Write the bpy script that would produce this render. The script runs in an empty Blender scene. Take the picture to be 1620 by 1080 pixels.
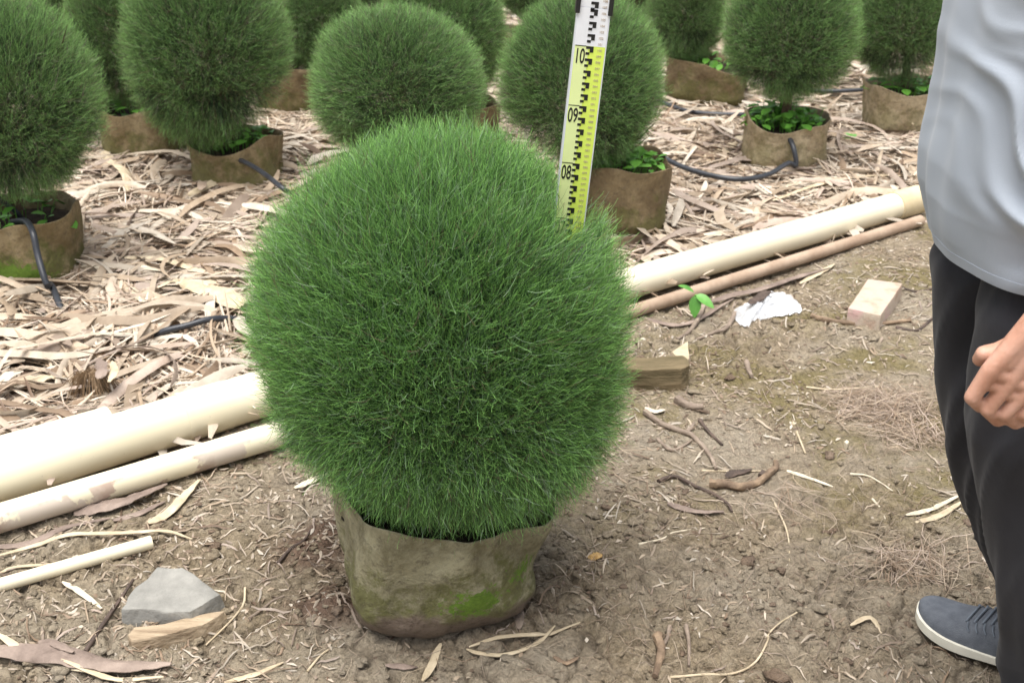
import bpy, bmesh, math, random
import numpy as np
from mathutils import Vector, Matrix, noise as mnoise
random.seed(7); RNG = np.random.default_rng(7)
SC = bpy.context.scene; COL = SC.collection
# ------------------------------------------------------------------ camera, world, sun, exposure
H = 1.435; TH = math.radians(25.0); F = 2000.0
cd = bpy.data.cameras.new('camera'); cam = bpy.data.objects.new('camera', cd); COL.objects.link(cam)
cam.location = (0, 0, H); cam.rotation_euler = (math.radians(90) - TH, 0, 0)
cd.sensor_width = 36; cd.lens = F / 1620 * 36; cd.clip_start = .05; cd.clip_end = 500
cd.dof.use_dof = True; cd.dof.focus_distance = 2.15; cd.dof.aperture_fstop = 9.0
SC.camera = cam
w = bpy.data.worlds.new('World'); SC.world = w; w.use_nodes = True
nt = w.node_tree; bg = nt.nodes['Background']; sky = nt.nodes.new('ShaderNodeTexSky')
sky.sky_type = 'NISHITA'; sky.sun_disc = False; SUN_EL = 79; SUN_AZ = 215     # azimuth clockwise from +Y
sky.sun_elevation = math.radians(SUN_EL); sky.sun_rotation = math.radians(SUN_AZ)
sky.dust_density = 4.0; sky.ozone_density = .6; sky.air_density = 1.0
bwn = nt.nodes.new('ShaderNodeRGBToBW'); mxn = nt.nodes.new('ShaderNodeMix'); mxn.data_type = 'RGBA'; mxn.inputs[0].default_value = .72   # cloud veil greys the sky
nt.links.new(sky.outputs[0], bwn.inputs[0]); nt.links.new(sky.outputs[0], mxn.inputs[6]); nt.links.new(bwn.outputs[0], mxn.inputs[7]); nt.links.new(mxn.outputs[2], bg.inputs[0]); bg.inputs[1].default_value = .13
sl = bpy.data.lights.new('sun', 'SUN'); so = bpy.data.objects.new('sun', sl); COL.objects.link(so)
sl.energy = 2.1; sl.angle = math.radians(50); sl.color = (1, .96, .9)
so.rotation_euler = (math.radians(90 - SUN_EL), 0, math.radians(180 - SUN_AZ)); so.location = (0, 0, 6)
SC.view_settings.view_transform = 'Standard'; SC.view_settings.look = 'None'
SC.view_settings.exposure = 1.05; SC.view_settings.gamma = 1
# ------------------------------------------------------------------ pixel (1620x1080) -> world at height h
def U(px, py, h=0.0):
    a = px - 810; b = 540 - py
    d = (a, F * math.cos(TH) + b * math.sin(TH), -F * math.sin(TH) + b * math.cos(TH))
    t = (h - H) / d[2]
    return Vector((d[0] * t, d[1] * t, h))
def at_depth(px, py, D):       # world point on the pixel's ray whose ground distance is D
    a = px - 810; b = 540 - py
    d = Vector((a, F * math.cos(TH) + b * math.sin(TH), -F * math.sin(TH) + b * math.cos(TH)))
    return Vector((0, 0, H)) + d * (D / d.y)
# ------------------------------------------------------------------ numpy noise
def hsh(ix, iy, s):
    n = (ix.astype(np.int64) * 374761393 + iy.astype(np.int64) * 668265263 + s * 1442695041) & 0xffffffff
    n = ((n ^ (n >> 13)) * 1274126177) & 0xffffffff
    n = (n ^ (n >> 16)) & 0xffffffff
    return n / 4294967295.0
def vn(x, y, s=0):
    x = np.asarray(x, float); y = np.asarray(y, float)
    ix = np.floor(x); iy = np.floor(y); fx = x - ix; fy = y - iy
    fx = fx * fx * (3 - 2 * fx); fy = fy * fy * (3 - 2 * fy)
    a = hsh(ix, iy, s); b = hsh(ix + 1, iy, s); c = hsh(ix, iy + 1, s); d = hsh(ix + 1, iy + 1, s)
    return (a + (b - a) * fx) * (1 - fy) + (c + (d - c) * fx) * fy
def fbm(x, y, s=0, o=4):
    r = 0; a = .5
    for k in range(o):
        r = r + a * (vn(x, y, s + k) - .5); x = x * 2.03 + 11; y = y * 2.03 + 7; a *= .5
    return r
def worley(x, y, s=0):
    ix = np.floor(x); iy = np.floor(y); f1 = np.full(x.shape, 9.); f2 = np.full(x.shape, 9.)
    for i in (-1, 0, 1):
        for j in (-1, 0, 1):
            cx = ix + i; cy = iy + j
            d = np.hypot(cx + hsh(cx, cy, s) - x, cy + hsh(cx, cy, s + 5) - y)
            m = d < f1; f2 = np.where(m, f1, np.minimum(f2, d)); f1 = np.where(m, d, f1)
    return f1, f2
def line_d(x): return 2.29 + (x + 1.085) * .737       # the line the pipes lie on
def gh(x, y):
    x = np.asarray(x, float); y = np.asarray(y, float)
    near = np.clip((line_d(x) - y) / .12, 0, 1) * np.clip((4.6 - np.hypot(x, y)) / 1, 0, 1)
    h = fbm(x * 1.7, y * 1.7, 3, 3) * .035
    wx = x + fbm(x * 14, y * 14, 21, 3) * .06; wy = y + fbm(x * 14, y * 14, 31, 3) * .06
    f1, f2 = worley(wx * 12, wy * 12, 2); g1, g2 = worley(wx * 32, wy * 32, 9)
    cl = np.clip(.55 + fbm(x * 2.6, y * 2.6, 40, 3) * 2.2 + (2.35 - y) * .45, .12, 1)
    crack = np.clip((f2 - f1) / .13, 0, 1)
    h = h + near * cl * ((crack - 1) * .012 + (.5 - f1) * .007 + (np.clip((g2 - g1) / .25, 0, 1) - 1) * .0045 + (.45 - g1) * .005)
    h = h + near * (fbm(x * 22, y * 22, 55, 3) * .013 + fbm(x * 80, y * 80, 66, 2) * .004)
    fl = fbm(wx * 26, wy * 26, 301, 4); fl2 = fbm(wx * 55 + 7, wy * 55, 311, 3)
    h = h + near * cl * (np.clip(fl / .05, -.6, 1) * .0042 + np.clip(fl2 / .07, -.6, 1) * .0022)
    h = h - .012 * (1 - near) * 0
    # mound of loose soil behind the pipes, left
    for (mx, my, mr, mh) in MOUNDS:
        d = np.hypot(x - mx, y - my) / mr
        h = h + mh * np.exp(-d * d * 2) * (1 + 1.6 * fbm(x * 25, y * 25, 70, 3))
    return h
MOUNDS = []
for (px, py, r, hh) in ((320, 528, .17, .035), (25, 620, .12, .03), (40, 650, .10, .02), (515, 860, .09, .03), (520, 960, .06, .02), (990, 800, .10, .012), (130, 690, .1, .01)):
    q = U(px, py); MOUNDS.append((q.x, q.y, r, hh))
def gz(x, y): return float(gh(np.array([x]), np.array([y]))[0])
def G(px, py, up=0.0):
    q = U(px, py); q.z = gz(q.x, q.y) + up
    return q
# ------------------------------------------------------------------ object helpers
def tag(o, label=None, cat=None, group=None, kind=None):
    if label: o['label'] = label
    if cat: o['category'] = cat
    if group: o['group'] = group
    if kind: o['kind'] = kind
    return o
def link(name, me, mat=None, parent=None, smooth=True, loc=None):
    o = bpy.data.objects.new(name, me); COL.objects.link(o)
    if mat is not None and not len(me.materials): me.materials.append(mat)
    if parent is not None: o.parent = parent
    if loc is not None: o.location = loc
    if smooth and len(me.polygons): me.polygons.foreach_set('use_smooth', np.ones(len(me.polygons), bool))
    return o
def empty(name, loc, label, cat, group=None, rz=0):
    o = bpy.data.objects.new(name, None); COL.objects.link(o); o.location = loc; o.rotation_euler.z = rz
    o.empty_display_size = .1
    return tag(o, label, cat, group)
def mesh_np(name, V, Q, cols=None):     # V (n,3), Q (m,4) or (m,3)
    V = np.ascontiguousarray(V, dtype=np.float32); Q = np.ascontiguousarray(Q, dtype=np.int32)
    me = bpy.data.meshes.new(name); n, k = Q.shape
    me.vertices.add(len(V)); me.vertices.foreach_set('co', V.ravel())
    me.loops.add(n * k); me.loops.foreach_set('vertex_index', Q.ravel())
    me.polygons.add(n); me.polygons.foreach_set('loop_start', np.arange(0, n * k, k, dtype=np.int32))
    me.polygons.foreach_set('loop_total', np.full(n, k, dtype=np.int32))
    me.update(calc_edges=True)
    if cols is not None:
        ca = me.color_attributes.new('Col', 'FLOAT_COLOR', 'POINT')
        c4 = np.ones((len(V), 4), np.float32); c4[:, :cols.shape[1]] = cols
        ca.data.foreach_set('color', c4.ravel())
    return me
def grid_faces(nr, nc, closed=False, off=0):
    r = np.arange(nr - 1)[:, None]; c = np.arange(nc if closed else nc - 1)[None, :]
    c2 = (c + 1) % nc
    a = r * nc + c; b = r * nc + c2; d = (r + 1) * nc + c2; e = (r + 1) * nc + c
    return np.stack([a, b, d, e], -1).reshape(-1, 4) + off
def spline(P, n):                # Catmull-Rom through points
    P = np.array([list(p) for p in P], float)
    if len(P) == 2: return P[0] + (P[1] - P[0]) * np.linspace(0, 1, n)[:, None]
    Q = np.vstack([2 * P[0] - P[1], P, 2 * P[-1] - P[-2]]); m = len(P) - 1
    out = []
    for t in np.linspace(0, m - 1e-6, n):
        i = int(t); u = t - i; a, b, c, d = Q[i:i + 4]
        out.append(.5 * (2 * b + (c - a) * u + (2 * a - 5 * b + 4 * c - d) * u * u + (3 * b - a - 3 * c + d) * u ** 3))
    return np.array(out)
def frames(P):
    T = np.gradient(P, axis=0); T /= np.linalg.norm(T, axis=1)[:, None] + 1e-12
    up = np.array([0, 0, 1.0])
    if abs(T[:, 2]).mean() > .8: up = np.array([1.0, 0, 0])
    S = np.cross(T, up); S /= np.linalg.norm(S, axis=1)[:, None] + 1e-12
    N = np.cross(S, T)
    return T, S, N
def tube_data(P, rad, seg=10, rough=0, seed=0, cap=True):
    P = np.asarray(P, float); n = len(P); T, S, N = frames(P)
    rad = np.broadcast_to(np.asarray(rad, float), (n,))
    a = np.linspace(0, 2 * math.pi, seg, endpoint=False)
    V = P[:, None] + (S[:, None] * np.cos(a)[None, :, None] + N[:, None] * np.sin(a)[None, :, None]) * rad[:, None, None]
    if rough:
        k = vn(np.arange(n)[:, None] * .9 + seed * 7 + 0 * a[None], np.cos(a)[None] * 1.5 + 3 + 0 * np.arange(n)[:, None], seed) - .5
        V = P[:, None] + (V - P[:, None]) * (1 + rough * k[..., None])
    V = V.reshape(-1, 3).tolist(); Fc = [list(map(int, f)) for f in grid_faces(n, seg, True)]
    if cap:
        Fc.append(list(range(seg))[::-1]); Fc.append([(n - 1) * seg + i for i in range(seg)])
    return V, Fc
def join(parts):
    V = []; Fc = []
    for v, f in parts:
        o = len(V); V += [tuple(x) for x in v]; Fc += [[i + o for i in q] for q in f]
    return V, Fc
def pymesh(name, data, mat=None, parent=None, smooth=True, loc=None):
    me = bpy.data.meshes.new(name); me.from_pydata(data[0], [], data[1]); me.update()
    bm = bmesh.new(); bm.from_mesh(me); bmesh.ops.recalc_face_normals(bm, faces=bm.faces); bm.to_mesh(me); bm.free()
    o = link(name, me, mat, parent, smooth, loc)
    if smooth: me.set_sharp_from_angle(angle=math.radians(50))
    return o
def thing_mesh(name, data, mat, label, cat, group=None, smooth=True, kind=None):
    """one-mesh thing with its origin at the base centre"""
    V = np.array(data[0], float); c = V.mean(0); c[2] = V[:, 2].min()
    o = pymesh(name, ((V - c).tolist(), data[1]), mat, None, smooth, tuple(c))
    return tag(o, label, cat, group, kind)
def box(x0, x1, y0, y1, z0, z1):
    V = [(x, y, z) for z in (z0, z1) for (x, y) in ((x0, y0), (x1, y0), (x1, y1), (x0, y1))]
    return V, [[0, 3, 2, 1], [4, 5, 6, 7], [0, 1, 5, 4], [1, 2, 6, 5], [2, 3, 7, 6], [3, 0, 4, 7]]
# ------------------------------------------------------------------ materials
class N:
    def __init__(s, name):
        s.m = bpy.data.materials.new(name); s.m.use_nodes = True; s.t = s.m.node_tree
        s.b = s.t.nodes['Principled BSDF']; s.out = s.t.nodes['Material Output']
        s.b.inputs['Roughness'].default_value = .8
    def n(s, typ, **k):
        nd = s.t.nodes.new(typ)
        for a, b in k.items():
            if a.startswith('i_'):
                key = a[2:].replace('_', ' ')
                nd.inputs[int(key) if key.isdigit() else key].default_value = b
            else: setattr(nd, a, b)
        return nd
    def l(s, a, b): s.t.links.new(a, b)
    def coord(s, kind='Object'): return s.n('ShaderNodeTexCoord').outputs[kind]
    def noise(s, scale, detail=5, rough=.6, vec=None, dist=0):
        nd = s.n('ShaderNodeTexNoise'); nd.inputs['Scale'].default_value = scale; nd.inputs['Detail'].default_value = detail
        nd.inputs['Roughness'].default_value = rough; nd.inputs['Distortion'].default_value = dist
        s.l(vec if vec is not None else s.coord(), nd.inputs['Vector']); return nd.outputs['Fac']
    def ramp(s, fac, stops):
        nd = s.n('ShaderNodeValToRGB'); e = nd.color_ramp.elements
        while len(e) < len(stops): e.new(.5)
        for q, (p, c) in zip(e, stops): q.position = p; q.color = (*c, 1) if len(c) == 3 else c
        s.l(fac, nd.inputs[0]); return nd.outputs[0]
    def mix(s, fac, a, b, mode='MIX'):
        nd = s.n('ShaderNodeMix', data_type='RGBA', blend_type=mode)
        for v, i in ((fac, 0), (a, 6), (b, 7)):
            if hasattr(v, 'is_linked'): s.l(v, nd.inputs[i])
            elif i == 0: nd.inputs[0].default_value = v
            else: nd.inputs[i].default_value = (*v, 1)
        return nd.outputs[2]
    def math(s, op, a, b=0.0, c=None):
        nd = s.n('ShaderNodeMath', operation=op)
        for i, v in enumerate((a, b) if c is None else (a, b, c)):
            if hasattr(v, 'is_linked'): s.l(v, nd.inputs[i])
            else: nd.inputs[i].default_value = v
        return nd.outputs[0]
    def bump(s, hgt, dist=.002, strength=1.0, prev=None):
        nd = s.n('ShaderNodeBump'); nd.inputs['Distance'].default_value = dist; nd.inputs['Strength'].default_value = strength
        s.l(hgt, nd.inputs['Height'])
        if prev is not None: s.l(prev, nd.inputs['Normal'])
        s.l(nd.outputs[0], s.b.inputs['Normal']); return nd.outputs[0]
    def col(s, c):
        if hasattr(c, 'is_linked'): s.l(c, s.b.inputs['Base Color'])
        else: s.b.inputs['Base Color'].default_value = (*c, 1)
    def attr(s): return s.n('ShaderNodeAttribute', attribute_name='Col').outputs['Color']
def simple(name, c1, c2, scale=30, rough=.8, bump=.001, bscale=None, stretch=None):
    m = N(name); v = m.coord()
    if stretch:
        mp = m.n('ShaderNodeMapping'); mp.inputs['Scale'].default_value = stretch; m.l(v, mp.inputs[0]); v = mp.outputs[0]
    m.col(m.ramp(m.noise(scale, 6, .65, v), [(.3, c1), (.7, c2)])); m.b.inputs['Roughness'].default_value = rough
    if bump: m.bump(m.noise(bscale or scale * 3, 5, .6, v), bump)
    return m.m
M = {}
# soil
m = N('soil'); v = m.coord()
c = m.ramp(m.noise(38, 8, .72, v), [(.30, (.105, .077, .046)), (.5, (.275, .217, .143)), (.72, (.47, .39, .28))])
c = m.mix(m.ramp(m.noise(2.2, 5, .6, v), [(.42, (0, 0, 0)), (.62, (1, 1, 1))]), c, m.mix(m.noise(60, 4, .6, v), (.25, .205, .145), (.43, .37, .285)))
moss = m.ramp(m.noise(3.1, 7, .68, v, .4), [(.46, (0, 0, 0)), (.60, (.85, .85, .85))])
at = m.n('ShaderNodeAttribute', attribute_name='Col')
mossf = m.math('MULTIPLY', moss, m.n('ShaderNodeSeparateColor').outputs[0])
sep = [n for n in m.t.nodes if n.bl_idname == 'ShaderNodeSeparateColor'][0]; m.l(at.outputs['Color'], sep.inputs[0])
c = m.mix(mossf, c, m.mix(m.noise(45, 5, .7, v), (.125, .105, .03), (.25, .20, .085)))
c = m.mix(sep.outputs[1], c, m.mix(m.noise(50, 5, .7, v), (.09, .05, .034), (.21, .125, .085)))   # fresh dark loose soil
c = m.mix(m.math('MULTIPLY', sep.outputs[2], .75), c, (.075, .055, .04))                          # shade down in the cracks, painted into the soil colour
m.col(c); m.b.inputs['Roughness'].default_value = .92
b0 = m.bump(m.ramp(m.noise(75, 6, .7, v, .5), [(.46, (0, 0, 0)), (.52, (.7, .7, .7)), (.7, (1, 1, 1))]), .0035, .8)
b1 = m.bump(m.noise(140, 7, .75, v), .007, .9, b0)
vo = m.n('ShaderNodeTexVoronoi', feature='DISTANCE_TO_EDGE', i_Scale=55.0)
mx = m.n('ShaderNodeVectorMath', operation='ADD'); m.l(v, mx.inputs[0])
nn = m.n('ShaderNodeTexNoise', i_Scale=25.0); m.l(v, nn.inputs['Vector'])
sc_ = m.n('ShaderNodeVectorMath', operation='SCALE'); sc_.inputs['Scale'].default_value = .05; m.l(nn.outputs['Color'], sc_.inputs[0])
m.l(sc_.outputs[0], mx.inputs[1]); m.l(mx.outputs[0], vo.inputs['Vector'])
m.bump(m.math('MINIMUM', vo.outputs['Distance'], .12), .012, .6, b1)
M['soil'] = m.m
# dry leaf strips (colour per strip)
def leafmat(name, transl=.15, rough=.6):
    m = N(name); v = m.coord(); a = m.attr()
    mul = m.ramp(m.noise(14, 5, .7, v), [(.25, (.62, .58, .54)), (.6, (1, 1, 1))])
    m.col(m.mix(1.0, a, mul, 'MULTIPLY')); m.b.inputs['Roughness'].default_value = rough
    m.bump(m.noise(160, 3, .6, v), .0012, .7)
    if transl:
        tr = m.n('ShaderNodeBsdfTranslucent'); m.l(a, tr.inputs[0]); ms = m.n('ShaderNodeMixShader'); ms.inputs[0].default_value = transl
        m.l(m.b.outputs[0], ms.inputs[1]); m.l(tr.outputs[0], ms.inputs[2]); m.l(ms.outputs[0], m.out.inputs[0])
    return m.m
M['litter'] = leafmat('dry_leaf')
def folmat(name):
    m = N(name); a = m.attr(); m.col(a); m.b.inputs['Roughness'].default_value = .55
    m.b.inputs['Specular IOR Level'].default_value = .35
    tr = m.n('ShaderNodeBsdfTranslucent'); m.l(a, tr.inputs[0]); ms = m.n('ShaderNodeMixShader'); ms.inputs[0].default_value = .16
    m.l(m.b.outputs[0], ms.inputs[1]); m.l(tr.outputs[0], ms.inputs[2]); m.l(ms.outputs[0], m.out.inputs[0])
    return m.m
M['foliage'] = folmat('fine_foliage')
# grow bag fabric
def bagmat(name, base1, base2, mossamt=.5, patch=None, mud=.05):
    m = N(name); v = m.coord()
    c = m.ramp(m.noise(9, 8, .75, v, .3), [(.38, base1), (.62, base2)])
    sp = m.n('ShaderNodeSeparateXYZ'); m.l(v, sp.inputs[0])
    mz = m.math('ADD', m.noise(13, 8, .75, v), m.math('MULTIPLY', m.math('SUBTRACT', .11, sp.outputs[2]), 1.3))
    c = m.mix(m.ramp(mz, [(.44 , (0, 0, 0)), (.56, (mossamt,) * 3)]), c, m.mix(m.noise(45, 6, .75, v), (.045, .045, .012), (.16, .165, .035)))
    lowmud = m.math('ADD', sp.outputs[2], m.math('MULTIPLY', m.math('SUBTRACT', m.noise(11, 4, .6, v), .5), .14))
    c = m.mix(m.ramp(lowmud, [(max(mud - .012, 0), (.85,) * 3), (mud + .012, (0, 0, 0))]), c, m.mix(m.noise(30, 6, .75, v), (.075, .05, .038), (.27, .20, .165)))
    c = m.mix(m.ramp(m.noise(60, 5, .8, v), [(.35, (.5,) * 3), (.5, (0, 0, 0))]), c, (.06, .045, .03))
    if patch:
        for (pc, pr) in patch:
            d = m.n('ShaderNodeVectorMath', operation='DISTANCE'); mp = m.n('ShaderNodeMapping')
            mp.inputs['Scale'].default_value = (1, 1, 2.0); m.l(v, mp.inputs[0]); m.l(mp.outputs[0], d.inputs[0]); d.inputs[1].default_value = (pc[0], pc[1], pc[2] * 2)
            k = m.math('ADD', d.outputs['Value'], m.math('MULTIPLY', m.math('SUBTRACT', m.noise(55, 7, .8, v), .5), .30))
            c = m.mix(m.ramp(k, [(pr * .75, (1, 1, 1)), (pr, (0, 0, 0))]), c, m.mix(m.noise(90, 5, .7, v), (.035, .08, .008), (.19, .31, .03)))
    m.col(c); m.b.inputs['Roughness'].default_value = .8; bb = m.bump(m.noise(16, 4, .6, v, 1.2), .012, .6); bb = m.bump(m.noise(70, 6, .7, v), .003, .7, bb); m.bump(m.noise(600, 2, .5, v), .0012, .6, bb)
    return m.m
M['bag_main'] = bagmat('grow_bag_weathered', (.16, .142, .078), (.36, .335, .215), .8, [((.075, -.165, .088), .058), ((.165, -.10, .12), .035)], .058)
M['bag_olive'] = bagmat('grow_bag_olive', (.17, .12, .055), (.33, .26, .15), .75, None, .0)
M['bag_moss'] = bagmat('grow_bag_mossy', (.16, .115, .05), (.32, .25, .14), .9, [((.02, -.15, .06), .12)], .0)
M['bag_brown'] = bagmat('grow_bag_brown', (.12, .082, .04), (.26, .195, .105), .7, None, .0)
M['bag_tan'] = bagmat('grow_bag_tan', (.24, .18, .10), (.50, .41, .27), .45, None, .0)
M['potsoil'] = simple('pot_soil', (.025, .018, .012), (.10, .07, .045), 40, .95, .01)
M['bark'] = simple('bark', (.05, .032, .02), (.16, .105, .07), 30, .85, .004, 60, (1, 1, .3))
M['twig'] = simple('twig_wood', (.13, .095, .07), (.34, .27, .21), 25, .8, .002)
M['twig_dark'] = simple('twig_dark', (.035, .025, .02), (.13, .09, .07), 30, .8, .002)
M['root'] = simple('root_wood', (.10, .065, .045), (.33, .235, .15), 22, .8, .003)
M['straw'] = simple('straw', (.38, .30, .19), (.66, .56, .40), 18, .65, .001)
M['straw_pale'] = simple('straw_pale', (.5, .43, .31), (.78, .70, .55), 18, .6, .001)
M['barkstrip'] = simple('bark_strip', (.12, .085, .068), (.36, .28, .23), 9, .75, .003, 90, (1, 1, 1))
M['woodslab'] = simple('split_wood', (.13, .08, .04), (.66, .53, .37), 26, .8, .005, 120, (.12, 1, 1))
M['hose'] = simple('black_hose', (.02, .022, .028), (.05, .055, .065), 12, .38, .0003)
M['weed'] = simple('weed_leaf', (.08, .24, .025), (.22, .52, .08), 12, .45, .001)
M['seedling'] = simple('seedling_leaf', (.06, .22, .03), (.17, .42, .08), 12, .45, .001)
M['stone'] = simple('grey_stone', (.19, .185, .168), (.33, .32, .29), 14, .9, .004, 70)
M['palmfibre'] = simple('palm_fibre', (.10, .06, .03), (.34, .23, .13), 22, .8, .001)
# white pvc
def pvc(name, stain, band=(.0, .0)):
    m = N(name); v = m.coord('Generated'); o = m.coord()
    c = m.ramp(m.noise(2.5, 5, .6, o), [(.3, (.74, .67, .49)), (.75, (.82, .755, .59))])
    st = m.ramp(m.noise(4.5, 7, .6, o, .3), [(.66 - stain * .28, (0, 0, 0)), (.675 - stain * .28, (1, 1, 1))])
    sp = m.n('ShaderNodeSeparateXYZ'); nrm = m.n('ShaderNodeNewGeometry'); m.l(nrm.outputs['Normal'], sp.inputs[0])
    side = m.ramp(m.math('ADD', m.math('MULTIPLY', sp.outputs[2], .5), .5), [(.82 + band[0], (1, 1, 1)), (.88 + band[1], (0, 0, 0))])
    if stain: c = m.mix(m.math('MULTIPLY', m.math('MULTIPLY', st, side), .8), c, m.mix(m.ramp(m.noise(4, 5, .6, o), [(.45, (0, 0, 0)), (.52, (1, 1, 1))]), (.36, .25, .21), (.56, .48, .42)))
    c = m.mix(m.ramp(m.noise(60, 4, .7, o), [(.66, (0, 0, 0)), (.74, (.5,) * 3)]), c, (.4, .33, .24))
    m.col(c); m.b.inputs['Roughness'].default_value = .38; m.bump(m.noise(8, 3, .5, o), .001, .3)
    return m.m
M['pvc'] = pvc('cream_pvc', 0.0); M['pvc_dirty'] = pvc('cream_pvc_stained', .75)
M['pvc_brown'] = simple('muddy_pipe', (.30, .205, .14), (.50, .385, .285), 8, .7, .0015)
M['brick'] = None
m = N('pink_brick'); v = m.coord()
c = m.ramp(m.noise(16, 6, .6, v), [(.3, (.40, .27, .20)), (.5, (.50, .42, .33)), (.72, (.56, .34, .33))])
c = m.mix(m.ramp(m.noise(30, 6, .7, v), [(.58, (0, 0, 0)), (.68, (.8,) * 3)]), c, (.42, .35, .25)); m.col(c); m.bump(m.noise(90, 5, .7, v), .003)
M['brick'] = m.m
# ------------------------------------------------------------------ ground
def axis(lo, hi, step, far, grow=1.16):
    a = list(np.arange(lo, hi, step)); s = step; x = a[-1]
    while x < far: s *= grow; x += s; a.append(x)
    s = step; x = a[0]; pre = []
    while x > -far: s *= grow; x -= s; pre.append(x)
    return np.array(pre[::-1] + a)
gx = axis(-1.40, 1.65, .0042, 90); gy = axis(1.42, 3.6, .0046, 110)
GX, GY = np.meshgrid(gx, gy); Z = gh(GX, GY)
near = np.clip((line_d(GX) - GY) / .2, 0, 1)
gcol = np.zeros((GX.size, 3), np.float32)
gcol[:, 0] = (near * np.clip((GY - 2.0) / .35 + fbm(GX * 3, GY * 3, 90, 2) + (GX < 0) * -.5, 0.1, 1)).ravel()
gg = np.zeros(GX.shape)
for (mx, my, mr, mh) in MOUNDS[:5]: gg = np.maximum(gg, np.clip(1.5 - np.hypot(GX - mx, GY - my) / mr + fbm(GX * 12, GY * 12, 5, 3) * 1.2, 0, 1))
gcol[:, 1] = gg.ravel() * .85
wx = GX + fbm(GX * 14, GY * 14, 21, 3) * .06; wy = GY + fbm(GX * 14, GY * 14, 31, 3) * .06
f1, f2 = worley(wx * 12, wy * 12, 2)
cl = np.clip(.35 + fbm(GX * 2.6, GY * 2.6, 40, 3) * 2.2 + (2.35 - GY) * .45, 0, 1)
gcol[:, 2] = (np.clip(1 - (f2 - f1) / .09, 0, 1) * cl * (near > .3)).ravel()
ground = link('ground', mesh_np('ground', np.stack([GX.ravel(), GY.ravel(), Z.ravel()], 1), grid_faces(len(gy), len(gx)), gcol), M['soil'])
tag(ground, kind='structure'); ground['label'] = 'bare cracked brown soil of the nursery ground'
# ------------------------------------------------------------------ strips of dry leaf / straw (vectorised)
PAL = np.array([(.60, .49, .37), (.68, .58, .46), (.50, .39, .28), (.37, .265, .18), (.57, .46, .38), (.74, .66, .55), (.44, .345, .27), (.23, .155, .105)])
PW = np.array([.2, .2, .14, .09, .12, .14, .06, .05])
def strips(x, y, L, Wd, lift, seed, S=5, arch=.12, curve=.5, fold=.35, pal=PAL, pw=PW, yaw=None, bright=1.0, pitch=.15):
    r = np.random.default_rng(seed); n = len(x); t = np.linspace(-.5, .5, S + 1)[None, :]
    yaw = r.uniform(0, 2 * math.pi, n) if yaw is None else yaw
    k = r.normal(0, curve, n)[:, None]
    ang = yaw[:, None] + k * t * 2
    dl = (L / S)[:, None]
    X = np.cumsum(np.cos(ang) * dl, 1); Y = np.cumsum(np.sin(ang) * dl, 1)
    X += x[:, None] - X.mean(1, keepdims=True); Y += y[:, None] - Y.mean(1, keepdims=True)
    Zc = gh(X, Y) + lift[:, None] + (r.normal(0, pitch, n) * L)[:, None] * t + (np.abs(r.normal(0, arch, n)) * L)[:, None] * (.25 - t * t) * np.where(r.random(n) < .6, 1, -.6)[:, None]
    Zc += vn(X * 18 + r.uniform(0, 50, n)[:, None], Y * 18, seed) * np.minimum(L, .12)[:, None] * .07
    Zc = np.maximum(Zc, gh(X, Y) + .0015)
    hw = (Wd / 2)[:, None] * (1 - np.abs(t * 2) ** r.uniform(3, 12, n)[:, None] * .7)
    nx = -np.sin(ang); ny = np.cos(ang)
    tw = (r.normal(0, .38, n)[:, None] + r.normal(0, .5, n)[:, None] * t * 1.6)
    ct = np.cos(tw); st = np.sin(tw)
    fo = np.abs(r.normal(0, fold, n))[:, None]
    lat = np.stack([nx * ct, ny * ct, st], -1); nor = np.stack([-nx * st, -ny * st, ct], -1)
    Cc = np.stack([X, Y, Zc], -1)
    A = Cc + lat * hw[..., None]; B = Cc - lat * hw[..., None]; Mid = Cc + nor * (hw * fo)[..., None]
    mn = np.minimum(A[..., 2], B[..., 2]); gm = gh(X, Y) + .001; dz = np.clip(gm - mn, 0, None)
    for q in (A, B, Mid): q[..., 2] += dz
    V = np.stack([A, Mid, B], 2).reshape(-1, 3)          # n, S+1, 3
    base = (np.arange(n) * (S + 1) * 3)[:, None, None]; i = np.arange(S)[None, :, None]; j = np.arange(2)[None, None, :]
    a = base + i * 3 + j; Q = np.stack([a, a + 1, a + 4, a + 3], -1).reshape(-1, 4)
    c = pal[r.choice(len(pal), n, p=pw / pw.sum())] * r.uniform(.62, 1.06, n)[:, None] * bright
    c = np.repeat(np.clip(c, 0, .92), (S + 1) * 3, 0)
    return V, Q, c
def cat(parts):
    V = []; Q = []; C = []; o = 0
    for v, q, c in parts: V.append(v); Q.append(q + o); C.append(c); o += len(v)
    return np.vstack(V), np.vstack(Q), np.vstack(C)
def scatter_back(n, dmax, seed, dmin=2.0):
    r = np.random.default_rng(seed); D = r.uniform(dmin ** 1.2, dmax ** 1.2, n * 3) ** (1 / 1.2); X = r.uniform(-.52, .52, n * 3) * D * 1.0 + r.uniform(-.25, .25, n * 3)
    keep = (D > line_d(X) + .08)
    bare = np.zeros(len(X), bool)
    for (mx, my, mr, mh) in (MOUNDS[0], MOUNDS[1], MOUNDS[2], MOUNDS[6]): bare |= (np.hypot(X - mx, (D - my)) < mr * (.95 + .4 * (vn(X * 9, D * 9, 3) - .5))) & (r.random(len(X)) < .82)
    keep &= ~bare
    return X[keep][:n], D[keep][:n], r
P = []
x, y, r = scatter_back(15000, 5.2, 1); n = len(x)
P.append(strips(x, y, r.uniform(.05, .22, n), r.uniform(.003, .011, n), r.uniform(.0, .022, n), 11, curve=.35))
x, y, r = scatter_back(2900, 5.0, 2); n = len(x)
P.append(strips(x, y, r.uniform(.12, .48, n), r.uniform(.010, .036, n), r.uniform(.012, .042, n), 12, S=8, curve=.6, pitch=.08))
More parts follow.
